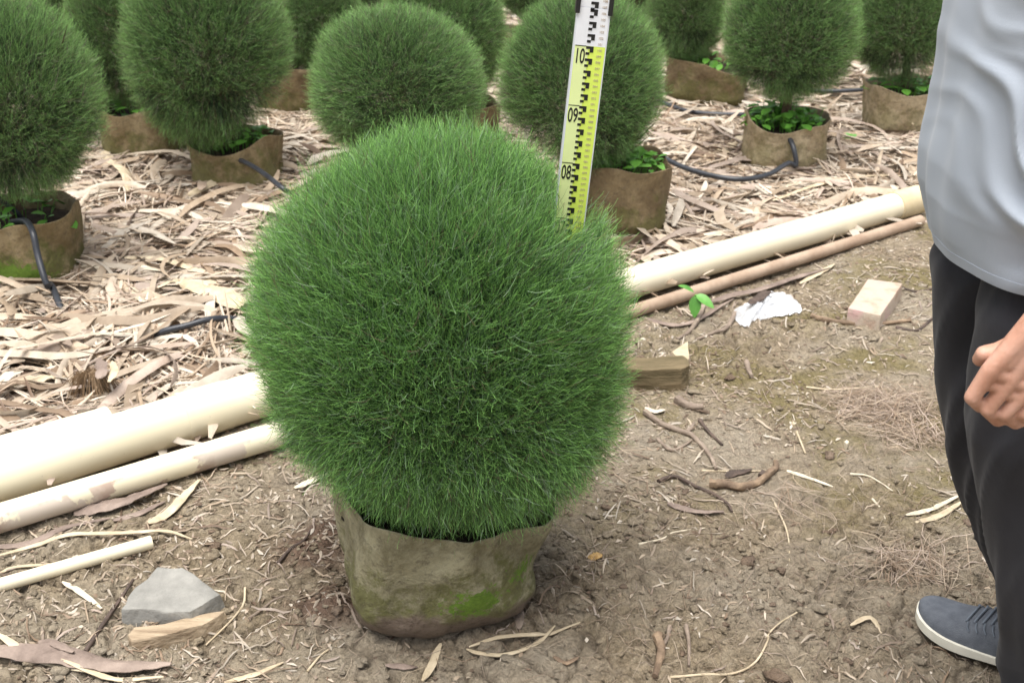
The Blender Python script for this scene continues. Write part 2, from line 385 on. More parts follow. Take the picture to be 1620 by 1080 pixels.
x, y, r = scatter_back(6500, 9.5, 3, 4.6); n = len(x)
P.append(strips(x, y, r.uniform(.08, .35, n), r.uniform(.010, .030, n), r.uniform(.0, .03, n), 13))
x, y, r = scatter_back(9000, 5.5, 4); n = len(x)
P.append(strips(x, y, r.uniform(.02, .10, n), r.uniform(.002, .006, n), r.uniform(.0, .02, n), 14, S=4))
r = np.random.default_rng(77)
bx, by, r_ = scatter_back(1500, 5.4, 5); nb = len(bx); k = 11
byaw = r.uniform(0, 6.28, nb); bl = r.uniform(.12, .36, nb)
y_ = np.repeat(byaw, k) + r.normal(0, .13, nb * k); of = r.normal(0, .016, nb * k)
x = np.repeat(bx, k) - np.sin(np.repeat(byaw, k)) * of + r.normal(0, .02, nb * k); y = np.repeat(by, k) + np.cos(np.repeat(byaw, k)) * of + r.normal(0, .02, nb * k)
ok = y > line_d(x) + .10; x = x[ok]; y = y[ok]; y_ = y_[ok]; bl = np.repeat(bl, k)[ok]; n = len(x)
P.append(strips(x, y, bl * r.uniform(.5, 1.1, n), r.uniform(.002, .009, n), r.uniform(.012, .04, n), 15, S=7, yaw=y_, curve=.3, arch=.16, pitch=.08, bright=1.12))
V, Q, Cc = cat(P)
lit = link('dry_leaf_litter', mesh_np('dry_leaf_litter', V, Q, Cc), M['litter'])
tag(lit, 'thick mat of dry shredded palm leaves covering the ground behind the pipes', 'leaf litter', None, 'stuff')
# small debris on bare soil
def scatter_front(n, seed, bias=None):
    r = np.random.default_rng(seed); k = n * 6
    D = r.uniform(1.35, 4.2, k); X = r.uniform(-.46, .47, k) * D * 1.08
    keep = (D < line_d(X) - .02) & (D > 1.35)
    if bias is not None: keep &= r.random(k) < bias(X, D)
    return X[keep][:n], D[keep][:n], r
P = []
clump = lambda X, D: np.clip(.25 + 2.0 * fbm(X * 3, D * 3, 123, 3) + .5 * (X < -.3) + .35 * (D > 2.6) + .35 * (np.abs(D - line_d(X)) < .25), .04, 1)
x, y, r = scatter_front(7500, 21, clump); n = len(x)
P.append(strips(x, y, r.uniform(.004, .022, n), r.uniform(.0025, .008, n), r.uniform(0, .003, n), 31, S=2, arch=.03, pitch=.04, curve=.12, bright=.88, pal=PAL[[0, 1, 2, 3, 5, 6, 7]], pw=PW[[0, 1, 2, 3, 5, 6, 7]]))
x, y, r = scatter_front(1900, 22, clump); n = len(x)
P.append(strips(x, y, r.uniform(.02, .075, n), r.uniform(.0014, .005, n), r.uniform(0, .004, n), 32, S=5, arch=.03, pitch=.03, curve=.14, bright=.88))
x, y, r = scatter_front(2600, 23, lambda X, D: np.clip((vn(X * 2.5, D * 2.5, 9) - .5) * 2.5 + .4 * (X > .35), 0.02, 1)); n = len(x)
P.append(strips(x, y, r.uniform(.03, .10, n), r.uniform(.0006, .0012, n), r.uniform(0, .003, n), 33, S=6, arch=.05, pitch=.03, curve=.35, bright=.8, pal=PAL[[2, 3, 6, 0]], pw=np.ones(4)))
# dry grass tufts
for (px, py, k) in ((1400, 650, 260), (1440, 690, 200), (1440, 895, 190), (1250, 800, 40), (1430, 640, 200), (1360, 640, 160), (930, 700, 60)):
    q = U(px, py); r = np.random.default_rng(px); n = k
    P.append(strips(q.x + r.normal(0, .05, n), q.y + r.normal(0, .04, n), r.uniform(.05, .15, n), r.uniform(.0008, .0018, n), r.uniform(0, .014, n), px, S=6, arch=.2, pitch=.15, curve=.5, pal=PAL[[0, 2, 4, 6, 3]], pw=np.ones(5)))
V, Q, Cc = cat(P)
deb = link('straw_debris', mesh_np('straw_debris', V, Q, Cc), M['litter'])
tag(deb, 'small straw chips and dry grass bits strewn over the bare soil in front', 'straw debris', None, 'stuff')
# soil clods
def clods(n, seed, bias):
    x, y, r = scatter_front(n, seed, bias); n = len(x)
    ico = bmesh.new(); bmesh.ops.create_icosphere(ico, subdivisions=2, radius=1); bv = np.array([v.co[:] for v in ico.verts]); bf = np.array([[v.index for v in f.verts] for f in ico.faces]); ico.free()
    s = r.gamma(2, .0014, n) + .0016
    sc3 = np.stack([s * r.uniform(.8, 1.6, n), s * r.uniform(.7, 1.3, n), s * r.uniform(.25, .6, n)], 1)
    off = r.uniform(0, 90, n)[:, None]
    rr = .45 + 1.1 * vn(bv[None, :, 0] * 2.6 + off, bv[None, :, 1] * 2.6 + bv[None, :, 2] * 2.9 + off, 5)
    a = r.uniform(0, 6.28, n)
    W = bv[None] * rr[..., None] * sc3[:, None]
    Wx = W[..., 0] * np.cos(a)[:, None] - W[..., 1] * np.sin(a)[:, None]; Wy = W[..., 0] * np.sin(a)[:, None] + W[..., 1] * np.cos(a)[:, None]
    Vv = np.stack([Wx + x[:, None], Wy + y[:, None], W[..., 2] + (gh(x, y) + sc3[:, 2] * .25)[:, None]], -1).reshape(-1, 3)
    Qq = (bf[None] + (np.arange(n) * len(bv))[:, None, None]).reshape(-1, 3)
    cc = np.zeros((len(Vv), 3)); cc[:, 1] = np.repeat((r.random(n) < .15) * .6, len(bv))
    return Vv, Qq, cc
def cb(X, D):
    b = np.clip(.3 + 2.2 * fbm(X * 3.5, D * 3.5, 222, 3) + .4 * (D < 2.2), .03, 1)
    for (mx, my, mr, mh) in MOUNDS[3:6]: b = np.maximum(b, (np.hypot(X - mx, D - my) < mr * 1.3) * 1.0)
    return b
V, Q, Cc = clods(6000, 41, cb)
cl_o = link('soil_clods', mesh_np('soil_clods', V, Q, Cc), M['soil'], None, False)
tag(cl_o, 'small crumbs and clods of soil on the bare ground', 'soil clods', None, 'stuff')
# ------------------------------------------------------------------ fine feathery foliage
def shoots(seed, tufts, kids, Rfn, C0, seg=4, L=(.16, .30), wid=.0013, bend=.10, droop=.35, upb=.5, jit=.035, skip=None, palette=None, tipj=.03, scale=1.0, hair=0, wild=.16):
    """ribbons grown outward in tufts; Rfn(dirs)->radius of crown, C0 centre"""
    r = np.random.default_rng(seed); C0 = np.array(C0)
    i = np.arange(tufts) + .5; ph = np.arccos(1 - 2 * i / tufts); th = math.pi * (1 + 5 ** .5) * i
    d = np.stack([np.cos(th) * np.sin(ph), np.sin(th) * np.sin(ph), np.cos(ph)], 1) + r.normal(0, .03, (tufts, 3))
    d /= np.linalg.norm(d, axis=1)[:, None]
    depth_t = 1 - np.abs(r.normal(0, tipj * 1.7, tufts)) + .03 * (r.random(tufts) < .06)
    Lt = r.uniform(L[0], L[1], tufts)
    hue_t = r.normal(0, 1, tufts)
    D = np.repeat(d, kids, 0); n = len(D)
    Lk = np.repeat(Lt, kids) * r.uniform(.5, 1.0, n)
    dk = D + r.normal(0, jit / .33, (n, 3)); dk /= np.linalg.norm(dk, axis=1)[:, None]
    R = Rfn(dk) * np.repeat(depth_t, kids) * (1 + r.normal(0, tipj * .6, n))
    inner = r.random(n) < .38; R = np.where(inner, R * r.uniform(.74, .97, n), R)
    T = C0 + dk * R[:, None]
    up = np.array([0, 0, 1.0])
    g = D * 1.0; z = D[:, 2]
    vert = np.where(z > -.25, upb * (1 - .3 * z), upb + (z + .25) * (droop + upb) * 2.2)
    g = g + up * vert[:, None] + r.normal(0, wild, (n, 3)); g /= np.linalg.norm(g, axis=1)[:, None]
    P0 = T - (D * .55 + g * .6 + r.normal(0, wild * .6, (n, 3))) * (Lk * R / .33)[:, None] * .9
    P0 += r.normal(0, .004, (n, 3))
    P2 = T
    P1 = (P0 + P2) / 2 + (D - g) * (Lk * bend * 2.4)[:, None] + r.normal(0, .07 + wild * .2, (n, 3)) * Lk[:, None]
    P1 -= up * (Lk * .07)[:, None]
    t = np.linspace(0, 1, seg + 1)[None, :, None]
    C = (1 - t) ** 2 * P0[:, None] + 2 * t * (1 - t) * P1[:, None] + t * t * P2[:, None]
    hue = np.repeat(hue_t, kids) * .55 + r.normal(0, .75, n)
    ks = [(C, hue, np.full(n, wid), np.zeros(n))]
    if hair:                      # side branchlets leaving the shoot near its tip
        m = r.choice(n, int(n * hair)); tt = r.uniform(.4, .95, len(m))
        k0 = (tt * seg).astype(int); fr = tt * seg - k0
        Bp = C[m, k0] * (1 - fr)[:, None] + C[m, np.minimum(k0 + 1, seg)] * fr[:, None]
        dirn = C[m, -1] - C[m, -2]; dirn /= np.linalg.norm(dirn, axis=1)[:, None] + 1e-9
        sd = r.normal(0, 1, (len(m), 3)); sd -= (sd * dirn).sum(1)[:, None] * dirn; sd /= np.linalg.norm(sd, axis=1)[:, None]
        ln = r.uniform(.018, .042, len(m)) * scale
        tip = Bp + (dirn * .80 + sd * .55 + up * .15) * ln[:, None]; mid = Bp + (dirn * .32 + sd * .36) * ln[:, None]
        t3 = np.linspace(0, 1, seg + 1)[None, :, None]
        C2 = (1 - t3) ** 2 * Bp[:, None] + 2 * t3 * (1 - t3) * mid[:, None] + t3 * t3 * tip[:, None]
        ks.append((C2, hue[m] + .3, np.full(len(m), wid * .8), np.full(len(m), .55)))
    C = np.concatenate([k[0] for k in ks]); hue = np.concatenate([k[1] for k in ks]); wd = np.concatenate([k[2] for k in ks]); t0 = np.concatenate([k[3] for k in ks])
    if skip is not None:
        kp = ~skip(C[:, -1], C[:, seg // 2]); C = C[kp]; hue = hue[kp]; wd = wd[kp]; t0 = t0[kp]
    n = len(C); Tn = C[:, -1] - C[:, 0]; rd = r.normal(0, 1, (n, 3)); lat = np.cross(Tn, rd); lat /= np.linalg.norm(lat, axis=1)[:, None] + 1e-9
    tt = np.linspace(0, 1, seg + 1)[None, :]
    ww = wd[:, None] * (1 - tt * .62) * np.ones((n, 1))
    A = C + lat[:, None] * ww[..., None] * .5; B = C - lat[:, None] * ww[..., None] * .5
    V = np.stack([A, B], 2).reshape(-1, 3)
    base = (np.arange(n) * (seg + 1) * 2)[:, None]; k = np.arange(seg)[None, :]
    a = base + k * 2; Q = np.stack([a, a + 1, a + 3, a + 2], -1).reshape(-1, 4)
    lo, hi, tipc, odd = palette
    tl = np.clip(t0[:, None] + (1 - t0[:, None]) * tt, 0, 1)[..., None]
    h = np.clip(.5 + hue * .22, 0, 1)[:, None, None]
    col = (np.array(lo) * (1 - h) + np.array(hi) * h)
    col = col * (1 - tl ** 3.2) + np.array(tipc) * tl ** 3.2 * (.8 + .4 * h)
    grey = (r.random(n) < .09)[:, None, None]
    brn = (r.random(n) < .045)[:, None, None]; col = np.where(brn, np.array((.15, .105, .07)), col)
    col = np.where(grey, np.array(odd), col) * r.uniform(.75, 1.25, n)[:, None, None]
    return V, Q, np.repeat(col.reshape(n, seg + 1, 3), 2, 1).reshape(-1, 3)
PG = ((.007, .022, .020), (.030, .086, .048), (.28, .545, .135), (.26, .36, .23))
# --- main plant
MP = U(700, 0, 0); MC = at_depth(693, 500, 1.98)
def lowlump(d, seed, amp):
    return 1 + amp * (vn(d[:, 0] * 2.3 + 5, d[:, 1] * 2.3 + d[:, 2] * 1.9 + 9, seed) - .5) * 2 + amp * .5 * (vn(d[:, 0] * 5 + 5, d[:, 2] * 5 + d[:, 1] * 3 + 9, seed + 3) - .5) * 2
def R_main(d):
    z = d[:, 2]; r = .327 * lowlump(d, 4, .022)
    r = r * (1 + .17 * np.clip(-z - .30, 0, 1) / .7) * (1 + .10 * np.clip(d[:, 0], 0, 1) * np.clip(-z - .2, 0, 1) * 2 - .06 * np.clip(-d[:, 0], 0, 1) * np.clip(-z - .5, 0, 1) * 2)
    r = r * (1 + .05 * np.clip(-z, 0, 1) * np.clip(d[:, 0], 0, 1) * 2 + .02 * np.clip(d[:, 0] * (z > 0), 0, 1))
    return r
STX0 = .036; STK = .0925; STD = 2.10                       # staff: x at ground, lean, distance
def skip_staff(T, Mi):
    out = np.zeros(len(T), bool)
    for q in (T, Mi):
        # shoots pushed aside where the board stands
        sx = STX0 + STK * q[:, 2]; lo = .645 + np.clip((sx - q[:, 0]) / .05 + .5, 0, 1) * .03
        out |= (q[:, 2] > lo) & (np.abs(q[:, 0] - sx + .012 * (q[:, 2] < .7)) < .034) & (q[:, 1] < STD + .04) & (q[:, 1] > STD - .22)
    return out
pot_c = Vector((-.134, 1.962, 0))
main = empty('topiary_plant', (pot_c.x, pot_c.y, 0), 'large round dense green topiary ball in a mossy grow bag, in the foreground', 'topiary plant')
mc = np.array(MC)
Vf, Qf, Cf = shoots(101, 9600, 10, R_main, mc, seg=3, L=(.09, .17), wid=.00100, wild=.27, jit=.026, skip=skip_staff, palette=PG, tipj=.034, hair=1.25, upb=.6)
fo = link('foliage', mesh_np('foliage', Vf - np.array([pot_c.x, pot_c.y, 0]), Qf, Cf), M['foliage'], main, False)
def trunk(parts_c, top, r0, limbs, reach, seed):
    rr = random.Random(seed); dat = []
    base = Vector(parts_c); top = Vector(top)
    mid = (base + top) / 2 + Vector((rr.uniform(-.01, .01), rr.uniform(-.01, .01), 0))
    dat.append(tube_data(spline([base, mid, top], 14), np.linspace(r0, r0 * .45, 14), 9, .25, seed))
    for k in range(limbs):
        t = rr.uniform(.25, .9); p = base.lerp(top, t); a = rr.uniform(0, 6.28); L = reach * rr.uniform(.6, 1.0)
        e = p + Vector((math.cos(a) * L * .75, math.sin(a) * L * .75, L * rr.uniform(.35, .9)))
        m_ = p.lerp(e, .5) + Vector((0, 0, -.03 * L / .2))
        cc = spline([p, m_, e], 9); dat.append(tube_data(cc, np.linspace(r0 * .38, r0 * .08, 9), 5, .2, seed + k))
        for s in range(5):
            q = cc[rr.randint(2, 7)]; a2 = rr.uniform(0, 6.28); l2 = L * rr.uniform(.3, .6)
            e2 = q + np.array([math.cos(a2) * l2 * .7, math.sin(a2) * l2 * .7, l2 * rr.uniform(-.1, .8)])
            dat.append(tube_data(np.array([q, (q + e2) / 2 + np.array([0, 0, -.01]), e2]), [r0 * .13, r0 * .1, r0 * .04], 4, 0, 0))
    return join(dat)
ctr = MC - pot_c
pymesh('trunk', trunk((0, 0, .19), (ctr.x, ctr.y, ctr.z + .1), .02, 34, .22, 5), M['bark'], main)
# --- grow bag
def bag(rx, ry, h, rot, seed, rim=lambda a: 0.0, flare=1.06, taper=.90, sq=3.0, thick=.004, lump=.02, nr=22, ns=88, skew=(0, 0)):
    a = np.linspace(0, 2 * math.pi, ns, endpoint=False)
    prof = np.linspace(0, 1, nr)
    def ring(t, inset):
        s = (taper + (flare - taper) * t ** .7); s *= 1 - .12 * math.exp(-t * 14) + .035 * math.exp(-((t - .25) / .16) ** 2)
        ca = np.cos(a); sa = np.sin(a)
        rr = (np.abs(ca) ** sq + np.abs(sa) ** sq) ** (-1 / sq)
        n1 = vn(np.cos(a) * 2.1 + seed, np.sin(a) * 2.1 + t * 2.2 + seed, seed) - .5
        n2 = vn(np.cos(a) * 7 + seed, np.sin(a) * 7 + t * 6, seed + 3) - .5
        rr = rr * s * (1 + lump * 2.2 * n1 + lump * .7 * n2)
        rr = rr * (1 + lump * .5 * (vn(a * 5 + seed, t * 2.5 + a * 0, seed + 8) - .5) * np.sin(a / 2) ** .5)
        x = (rx - inset) * rr * ca; y = (ry - inset) * rr * sa
        ang = rot; X = x * math.cos(ang) - y * math.sin(ang); Y = x * math.sin(ang) + y * math.cos(ang)
        z = t * (h + np.array([rim(v) for v in a]) * 1.0)
        return np.stack([X + skew[0] * t, Y + skew[1] * t, z], 1)
    rings = [ring(t, 0) for t in prof]
    # small folded lip and inside wall down to the soil
    lip = [ring(1, thick * .5), ring(.97, thick * 2.2), ring(.8, thick * 4), ring(.7, thick * 4)]
    lip[0][:, 2] += thick * .4
    R = np.vstack(rings + lip); nn = len(rings) + len(lip)
    Fc = [list(map(int, f)) for f in grid_faces(nn, ns, True)]
    Fc.append(list(range(ns))[::-1])
    V = R.tolist()
    soil = ring(.78, thick * 3.4); c0 = soil.mean(0)
    SV = [tuple(c0)] ; SF = []
    rr = np.random.default_rng(seed)
    levels = [.2, .4, .6, .8, 1.0]
    for k, lv in enumerate(levels):
        p = c0 + (soil - c0) * lv; p[:, 2] = h * .78 + (vn(p[:, 0] * 30 + seed, p[:, 1] * 30, seed) - .5) * .03 * (1 if lv < 1 else .3)
        SV += p.tolist()
    for s in range(ns): SF.append([0, 1 + s, 1 + (s + 1) % ns])
    SF += [list(map(int, f)) for f in grid_faces(len(levels), ns, True, 1)]
    return (V, Fc), (SV, SF)
def angd(a, b):
    d = (a - b + math.pi) % (2 * math.pi) - math.pi
    return d
R0 = math.radians(17)
def rim_main(a):
    w_ = a + R0
    return .004 * math.sin(3 * w_ + 1) + .085 * math.exp(-(angd(w_, math.radians(188)) / .5) ** 2) + .012 * math.exp(-(angd(w_, math.radians(248)) / .22) ** 2) - .012 * math.exp(-(angd(w_, math.radians(290)) / .5) ** 2) - .058 * math.exp(-(angd(w_, math.radians(0)) / .75) ** 2)
bg_, so_ = bag(.178, .166, .246, R0, 3, rim_main, 1.05, .90, 3.0, .003, .07, 30, 144, (.004, .0))
pymesh('grow_bag', bg_, M['bag_main'], main); pymesh('pot_soil', so_, M['potsoil'], main)
# ------------------------------------------------------------------ background plants
def R_round(d, zz=1.0, low=.0, seed=1):
    z = d[:, 2]; r = 1.0 * lowlump(d, seed, .045)
    return r * (1 - low * np.clip(-z - .2, 0, 1))
VAR = []
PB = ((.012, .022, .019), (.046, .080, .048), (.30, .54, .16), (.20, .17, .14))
for k, (low, seed, tu) in enumerate(((.06, 11, 4600), (.20, 12, 4400), (.02, 13, 4600), (.14, 14, 4400))):
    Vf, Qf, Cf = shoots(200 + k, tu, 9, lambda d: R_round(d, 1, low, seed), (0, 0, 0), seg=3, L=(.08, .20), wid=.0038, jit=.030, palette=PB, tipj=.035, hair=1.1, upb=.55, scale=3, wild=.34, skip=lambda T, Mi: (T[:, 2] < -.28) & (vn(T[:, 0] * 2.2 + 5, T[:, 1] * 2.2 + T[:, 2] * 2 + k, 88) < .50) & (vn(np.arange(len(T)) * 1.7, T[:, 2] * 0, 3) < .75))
    # lower interior of these crowns is thinner: thin it where it hangs
    VAR.append(mesh_np('foliage_crown', Vf, Qf, Cf)); VAR[-1].materials.append(M['foliage'])
def weeds(seed, n, rx, ry, z, hgt=.05, size=.022):
    rr = random.Random(seed); V = []; Fc = []
    for k in range(n):
        a = rr.uniform(0, 6.28); q = math.sqrt(rr.random()); x = rx * q * math.cos(a); y = ry * q * math.sin(a); zz = z + rr.uniform(.2, 1) * hgt * (1.2 - .5 * q)
        yaw = rr.uniform(0, 6.28); pit = rr.uniform(-.5, .6); s = size * rr.uniform(.6, 1.5)
        Rm = Matrix.Translation((x, y, zz)) @ Matrix.Rotation(yaw, 4, 'Z') @ Matrix.Rotation(pit, 4, 'Y')
        o = len(V)
        pts = [(0, 0, 0), (.25, .28, .04), (.6, .42, .05), (.95, .3, .0), (1.2, 0, -.06), (.95, -.3, .0), (.6, -.42, .05), (.25, -.28, .04), (.6, 0, -.04)]
        V += [tuple(Rm @ Vector((p[0] * s, p[1] * s * 1.1, p[2] * s * 2))) for p in pts]
        Fc += [[o + 8, o + i, o + (i + 1) % 8] for i in range(8)]
        st = Vector((x * .85, y * .85, z - .01)); o = len(V); tp = Rm @ Vector((0, 0, 0)); w2 = .0012
        V += [tuple(st + Vector((-w2, 0, 0))), tuple(st + Vector((w2, w2, 0))), tuple(tp + Vector((w2, 0, 0))), tuple(tp + Vector((-w2, 0, 0)))]
        Fc.append([o, o + 1, o + 2, o + 3])
    return V, Fc
GRP = 'potted topiary balls in rows on the leaf litter'
#  name key, ball px centre, ball px radii, D, pot px x, bag size (rx,ry,h), material, variant, weeds, label
BP = [
 ('A', 8, 160, 150, 168, 3.72, 35, (.175, .165, .17), 'bag_moss', 1, 26, 'topiary ball cut off by the left edge, in a moss covered grow bag'),
 ('B', 330, 95, 134, 150, 4.62, 375, (.17, .15, .13), 'bag_olive', 2, 40, 'tall dark topiary ball standing above a half buried bag with weeds, left of centre'),
 ('C', 625, 130, 143, 116, 3.62, 640, (.17, .15, .18), 'bag_olive', 0, 0, 'bright green topiary ball right behind the top of the big foreground ball'),
 ('D', 920, 132, 134, 138, 4.08, 978, (.16, .15, .20), 'bag_brown', 3, 70, 'topiary ball behind the measuring staff, in a tall brown bag with green weeds'),
 ('E', 1251, 48, 114, 118, 4.80, 1240, (.165, .15, .15), 'bag_tan', 1, 90, 'topiary ball in a tan bag with bright weeds and a hose looped over its rim'),
 ('F', 1432, 30, 90, 102, 5.30, 1428, (.17, .15, .155), 'bag_tan', 3, 40, 'dark topiary ball in a square tan and mossy bag next to the standing person'),
 ('G', 190, 70, 86, 118, 4.98, 228, (.165, .15, .17), 'bag_olive', 3, 22, 'shaded topiary ball between the two leftmost front balls, in an olive brown bag'),
 ('H', 503, 25, 72, 82, 5.6, 463, (.16, .15, .17), 'bag_brown', 0, 0, 'topiary ball in a reddish brown bag, seen left of the bright green ball'),
 ('I', 700, 45, 103, 110, 4.95, 720, (.17, .15, .17), 'bag_brown', 2, 0, 'topiary ball behind the bright green ball, left of the measuring staff'),
 ('J', 1087, 20, 66, 92, 5.85, 1118, (.185, .15, .15), 'bag_brown', 0, 26, 'dark topiary ball in a slumped brown bag right of the measuring staff, back row'),
 ('K', 1000, -22, 46, 70, 6.6, 1000, (.17, .15, .17), 'bag_brown', 2, 0, 'far topiary ball just right of the top of the measuring staff'),
 ('L', 838, -35, 62, 66, 6.4, 838, (.17, .15, .17), 'bag_brown', 1, 0, 'far topiary ball peeping out at the top edge left of the staff'),
 ('M', 90, -28, 66, 62, 6.4, 90, (.17, .15, .17), 'bag_brown', 0, 0, 'far topiary ball at the top left corner above the two left balls'),
 ('N', 572, -42, 64, 66, 6.6, 570, (.17, .15, .17), 'bag_brown', 3, 0, 'far topiary ball at the top edge above the bright green ball'),
 ('O', 1310, -50, 60, 66, 7.0, 1310, (.17, .15, .17), 'bag_brown', 2, 0, 'far topiary ball at the top edge between the two balls on the right'),
]
PLANT = {}
for (key, px, py, rpx, rpy, D, ppx, bs, bm_, var, nw, label) in BP:
    D -= .15; bs = (bs[0], bs[1], bs[2] + .055)
    c = at_depth(px, py, D); z = D * math.cos(TH) + (H - c.z) * math.sin(TH)
    rx = rpx / F * z * 1.02; rz = rpy / F * z / math.cos(TH) * 1.03
    pc = U(ppx, 0, 0); zp = D * math.cos(TH) + H * math.sin(TH) - .04
    pot = Vector(((ppx - 810) / F * zp, D, 0)); g0 = gz(pot.x, pot.y)
    sd = ord(key)
    e = empty('topiary_plant', (pot.x, pot.y, g0 - .01), label, 'topiary plant', GRP)
    cc = c - pot; cc.z = max(c.z - g0, rz + bs[2] * .72)
    f = bpy.data.objects.new('foliage', VAR[var]); COL.objects.link(f); f.parent = e; f.location = cc
    f.scale = (rx, rx * .97, rz); f.rotation_euler = (0, 0, sd * 1.3)
    pymesh('trunk', trunk((0, 0, bs[2] * .75), (cc.x, cc.y, cc.z + rz * .25), .021, 16, rz * .8, sd), M['bark'], e)
    if key == 'J': rim = lambda a: -.05 * max(0, math.cos(a)) + .02 * math.cos(a + math.pi)
    elif key == 'E': rim = lambda a: .035 * math.exp(-(angd(a, math.radians(200)) / .35) ** 2) - .03 * math.exp(-(angd(a, math.radians(255)) / .6) ** 2)
    elif key == 'B': rim = lambda a: -.03 * math.exp(-(angd(a, math.radians(275)) / .6) ** 2) + .03 * math.exp(-(angd(a, math.radians(340)) / .5) ** 2)
    else: rim = lambda a, s=sd: .012 * math.sin(2 * a + s) + .008 * math.sin(5 * a + s)
    b_, s_ = bag(bs[0] * .95, bs[1], bs[2], math.radians({'F': 0, 'J': -12, 'D': 4, 'E': -6, 'A': 8}.get(key, sd * 37 % 40 - 20)), sd, rim, 1.05, .9, 3.4 if key in 'FJ' else 2.6, .004, .065, 16, 72)
    pymesh('grow_bag', b_, M[bm_], e); pymesh('pot_soil', s_, M['potsoil'], e)
    if nw: pymesh('weed_leaves', weeds(sd, int(nw * 1.5), bs[0] * .92, bs[1] * .9, bs[2] * .84, .06 if nw < 60 else .085, .032), M['weed'], e, True)
    PLANT[key] = e
# ------------------------------------------------------------------ pipes
def pipe_data(a, b, r, bore=.92, seg=40, n=2):
    a = np.array(a); b = np.array(b); P_ = a + (b - a) * np.linspace(0, 1, n)[:, None]
    T, S, Nn = frames(P_); an = np.linspace(0, 2 * math.pi, seg, endpoint=False)
    def ring(p, rr): return p + (S[0] * np.cos(an)[:, None] + Nn[0] * np.sin(an)[:, None]) * rr
    R = [ring(p, r) for p in P_] + [ring(P_[-1], r * bore)] + [ring(p, r * bore) for p in P_[::-1][1:]] + [ring(P_[0], r)]
    V = np.vstack(R); return V.tolist(), [list(map(int, f)) for f in grid_faces(len(R), seg, True)]
def pipe(name, p, q, r, ext0, ext1, mat, label, cat_='pipe'):
    """p,q = pixels on the centre line, ext = extra length beyond each"""
    A = U(*p, r); B = U(*q, r); d = (B - A).normalized(); A = A - d * ext0; B = B + d * ext1
    A.z = gz(A.x, A.y) + r * .95; B.z = gz(B.x, B.y) + r * .95
    zz = max(A.z, B.z, r); A.z = B.z = zz
    c = (A + B) / 2; c.z = 0
    t = empty(name, c, label, cat_)
    o = pymesh('pipe_body', pipe_data(A - c, B - c, r, n=12), mat, t)
    return t, A, B, d, c
tp, A, B, d, c = pipe('pvc_pipe', (0, 752), (380, 633), .056, .6, .35, M['pvc'], 'thick cream plastic pipe with a coupling ring, left of the foreground ball')
# coupling sleeve between px 288 and 357
s0 = U(285, 662, .056); s1 = U(357, 640, .056)
for a_, b_, rr in ((s0, s0 + (s1 - s0).normalized() * .012, .0590), (s0 + (s1 - s0).normalized() * .012, s1, .0578)):
    pymesh('coupling', pipe_data(Vector((a_.x, a_.y, A.z)) - c, Vector((b_.x, b_.y, A.z)) - c, rr, .94, n=3), M['pvc'], tp)
A2 = U(0, 718, .05)
pipe('pvc_pipe', (0, 728), (176, 678), .052, .6, 0.0, M['pvc'], 'cream pipe behind the thick pipe at the left edge, ending by the fibre tuft')
pipe('pvc_pipe', (0, 822), (430, 692), .030, .5, .25, M['pvc_dirty'], 'thinner cream pipe with pinkish mud stains, in front of the thick pipe on the left')
tp, A, B, d, c = pipe('pvc_pipe', (1000, 449), (1395, 334), .0455, .75, .06, M['pvc'], 'long clean cream pipe running to the right between litter and bare soil')
pymesh('coupling', pipe_data(B - c - d * .002, B - c + d * .13, .049, .9, n=2), simple('aged_pvc', (.55, .44, .26), (.72, .62, .42), 10, .5, .001), tp)
pipe('thin_pipe', (1000, 495), (1450, 353), .0185, .6, .02, M['pvc_brown'], 'thin mud-brown pipe in front of the long cream pipe on the right')
pipe('thin_pipe', (0, 925), (240, 857), .0135, .3, 0, M['pvc'], 'short thin cream tube with an open end, at the left above the grey stone')
# ------------------------------------------------------------------ hoses
def hose(pts, r, label, name='drip_hose'):
    P_ = spline([p for p in pts], 40)
    return thing_mesh(name, tube_data(P_, r, 10), M['hose'], label, 'hose', 'black irrigation hoses among the pots')
bag_e = PLANT['E'].location; dE = bag_e.y
hose([G(1025, 280, .11), G(1060, 293, .09), G(1100, 306, .08), G(1160, 317, .075), G(1210, 310, .075), G(1243, 293, .08), at_depth(1259, 262, dE - .20), at_depth(1256, 236, dE - .185), at_depth(1247, 218, dE - .13), at_depth(1232, 218, dE - .06)], .0095, 'black hose looping over the litter and up into the tan bag')
hose([G(1030, 176, .06), G(1075, 190, .05), G(1110, 197, .05), G(1165, 200, .05), G(1205, 196, .05)], .009, 'black hose running left from behind the leaning tan bag, behind the staff')
hose([G(1225, 150, .05), G(1270, 158, .05), G(1320, 161, .05), G(1372, 159, .05)], .009, 'black hose on the litter between the leaning tan bag and the square bag')
bA = PLANT['A'].location
hose([at_depth(18, 352, bA.y - .05), at_depth(40, 350, bA.y - .13), at_depth(52, 368, bA.y - .20), at_depth(60, 405, bA.y - .235), at_depth(74, 450, bA.y - .28), G(86, 480, .06), G(97, 503, .045), G(108, 524, -.01)], .0095, 'black hose hanging out of the moss covered bag down to the soil')
hose([G(235, 556, .02), G(262, 559, .05), G(300, 556, .055), G(335, 549, .055), G(365, 538, .05), G(400, 528, .03)], .0085, 'black hose piece half buried in loose brown soil behind the thick pipe')
hose([at_depth(372, 250, 4.35), at_depth(398, 262, 4.25), at_depth(422, 278, 4.15), at_depth(450, 300, 4.0), G(480, 330, .03)], .009, 'black hose coming out of the half buried bag towards the foreground ball')
hose([at_depth(-5, 312, bA.y - .05), at_depth(12, 324, bA.y - .03), at_depth(28, 338, bA.y - .02), at_depth(40, 352, bA.y)], .008, 'short black hose inside the moss covered bag at the left edge')
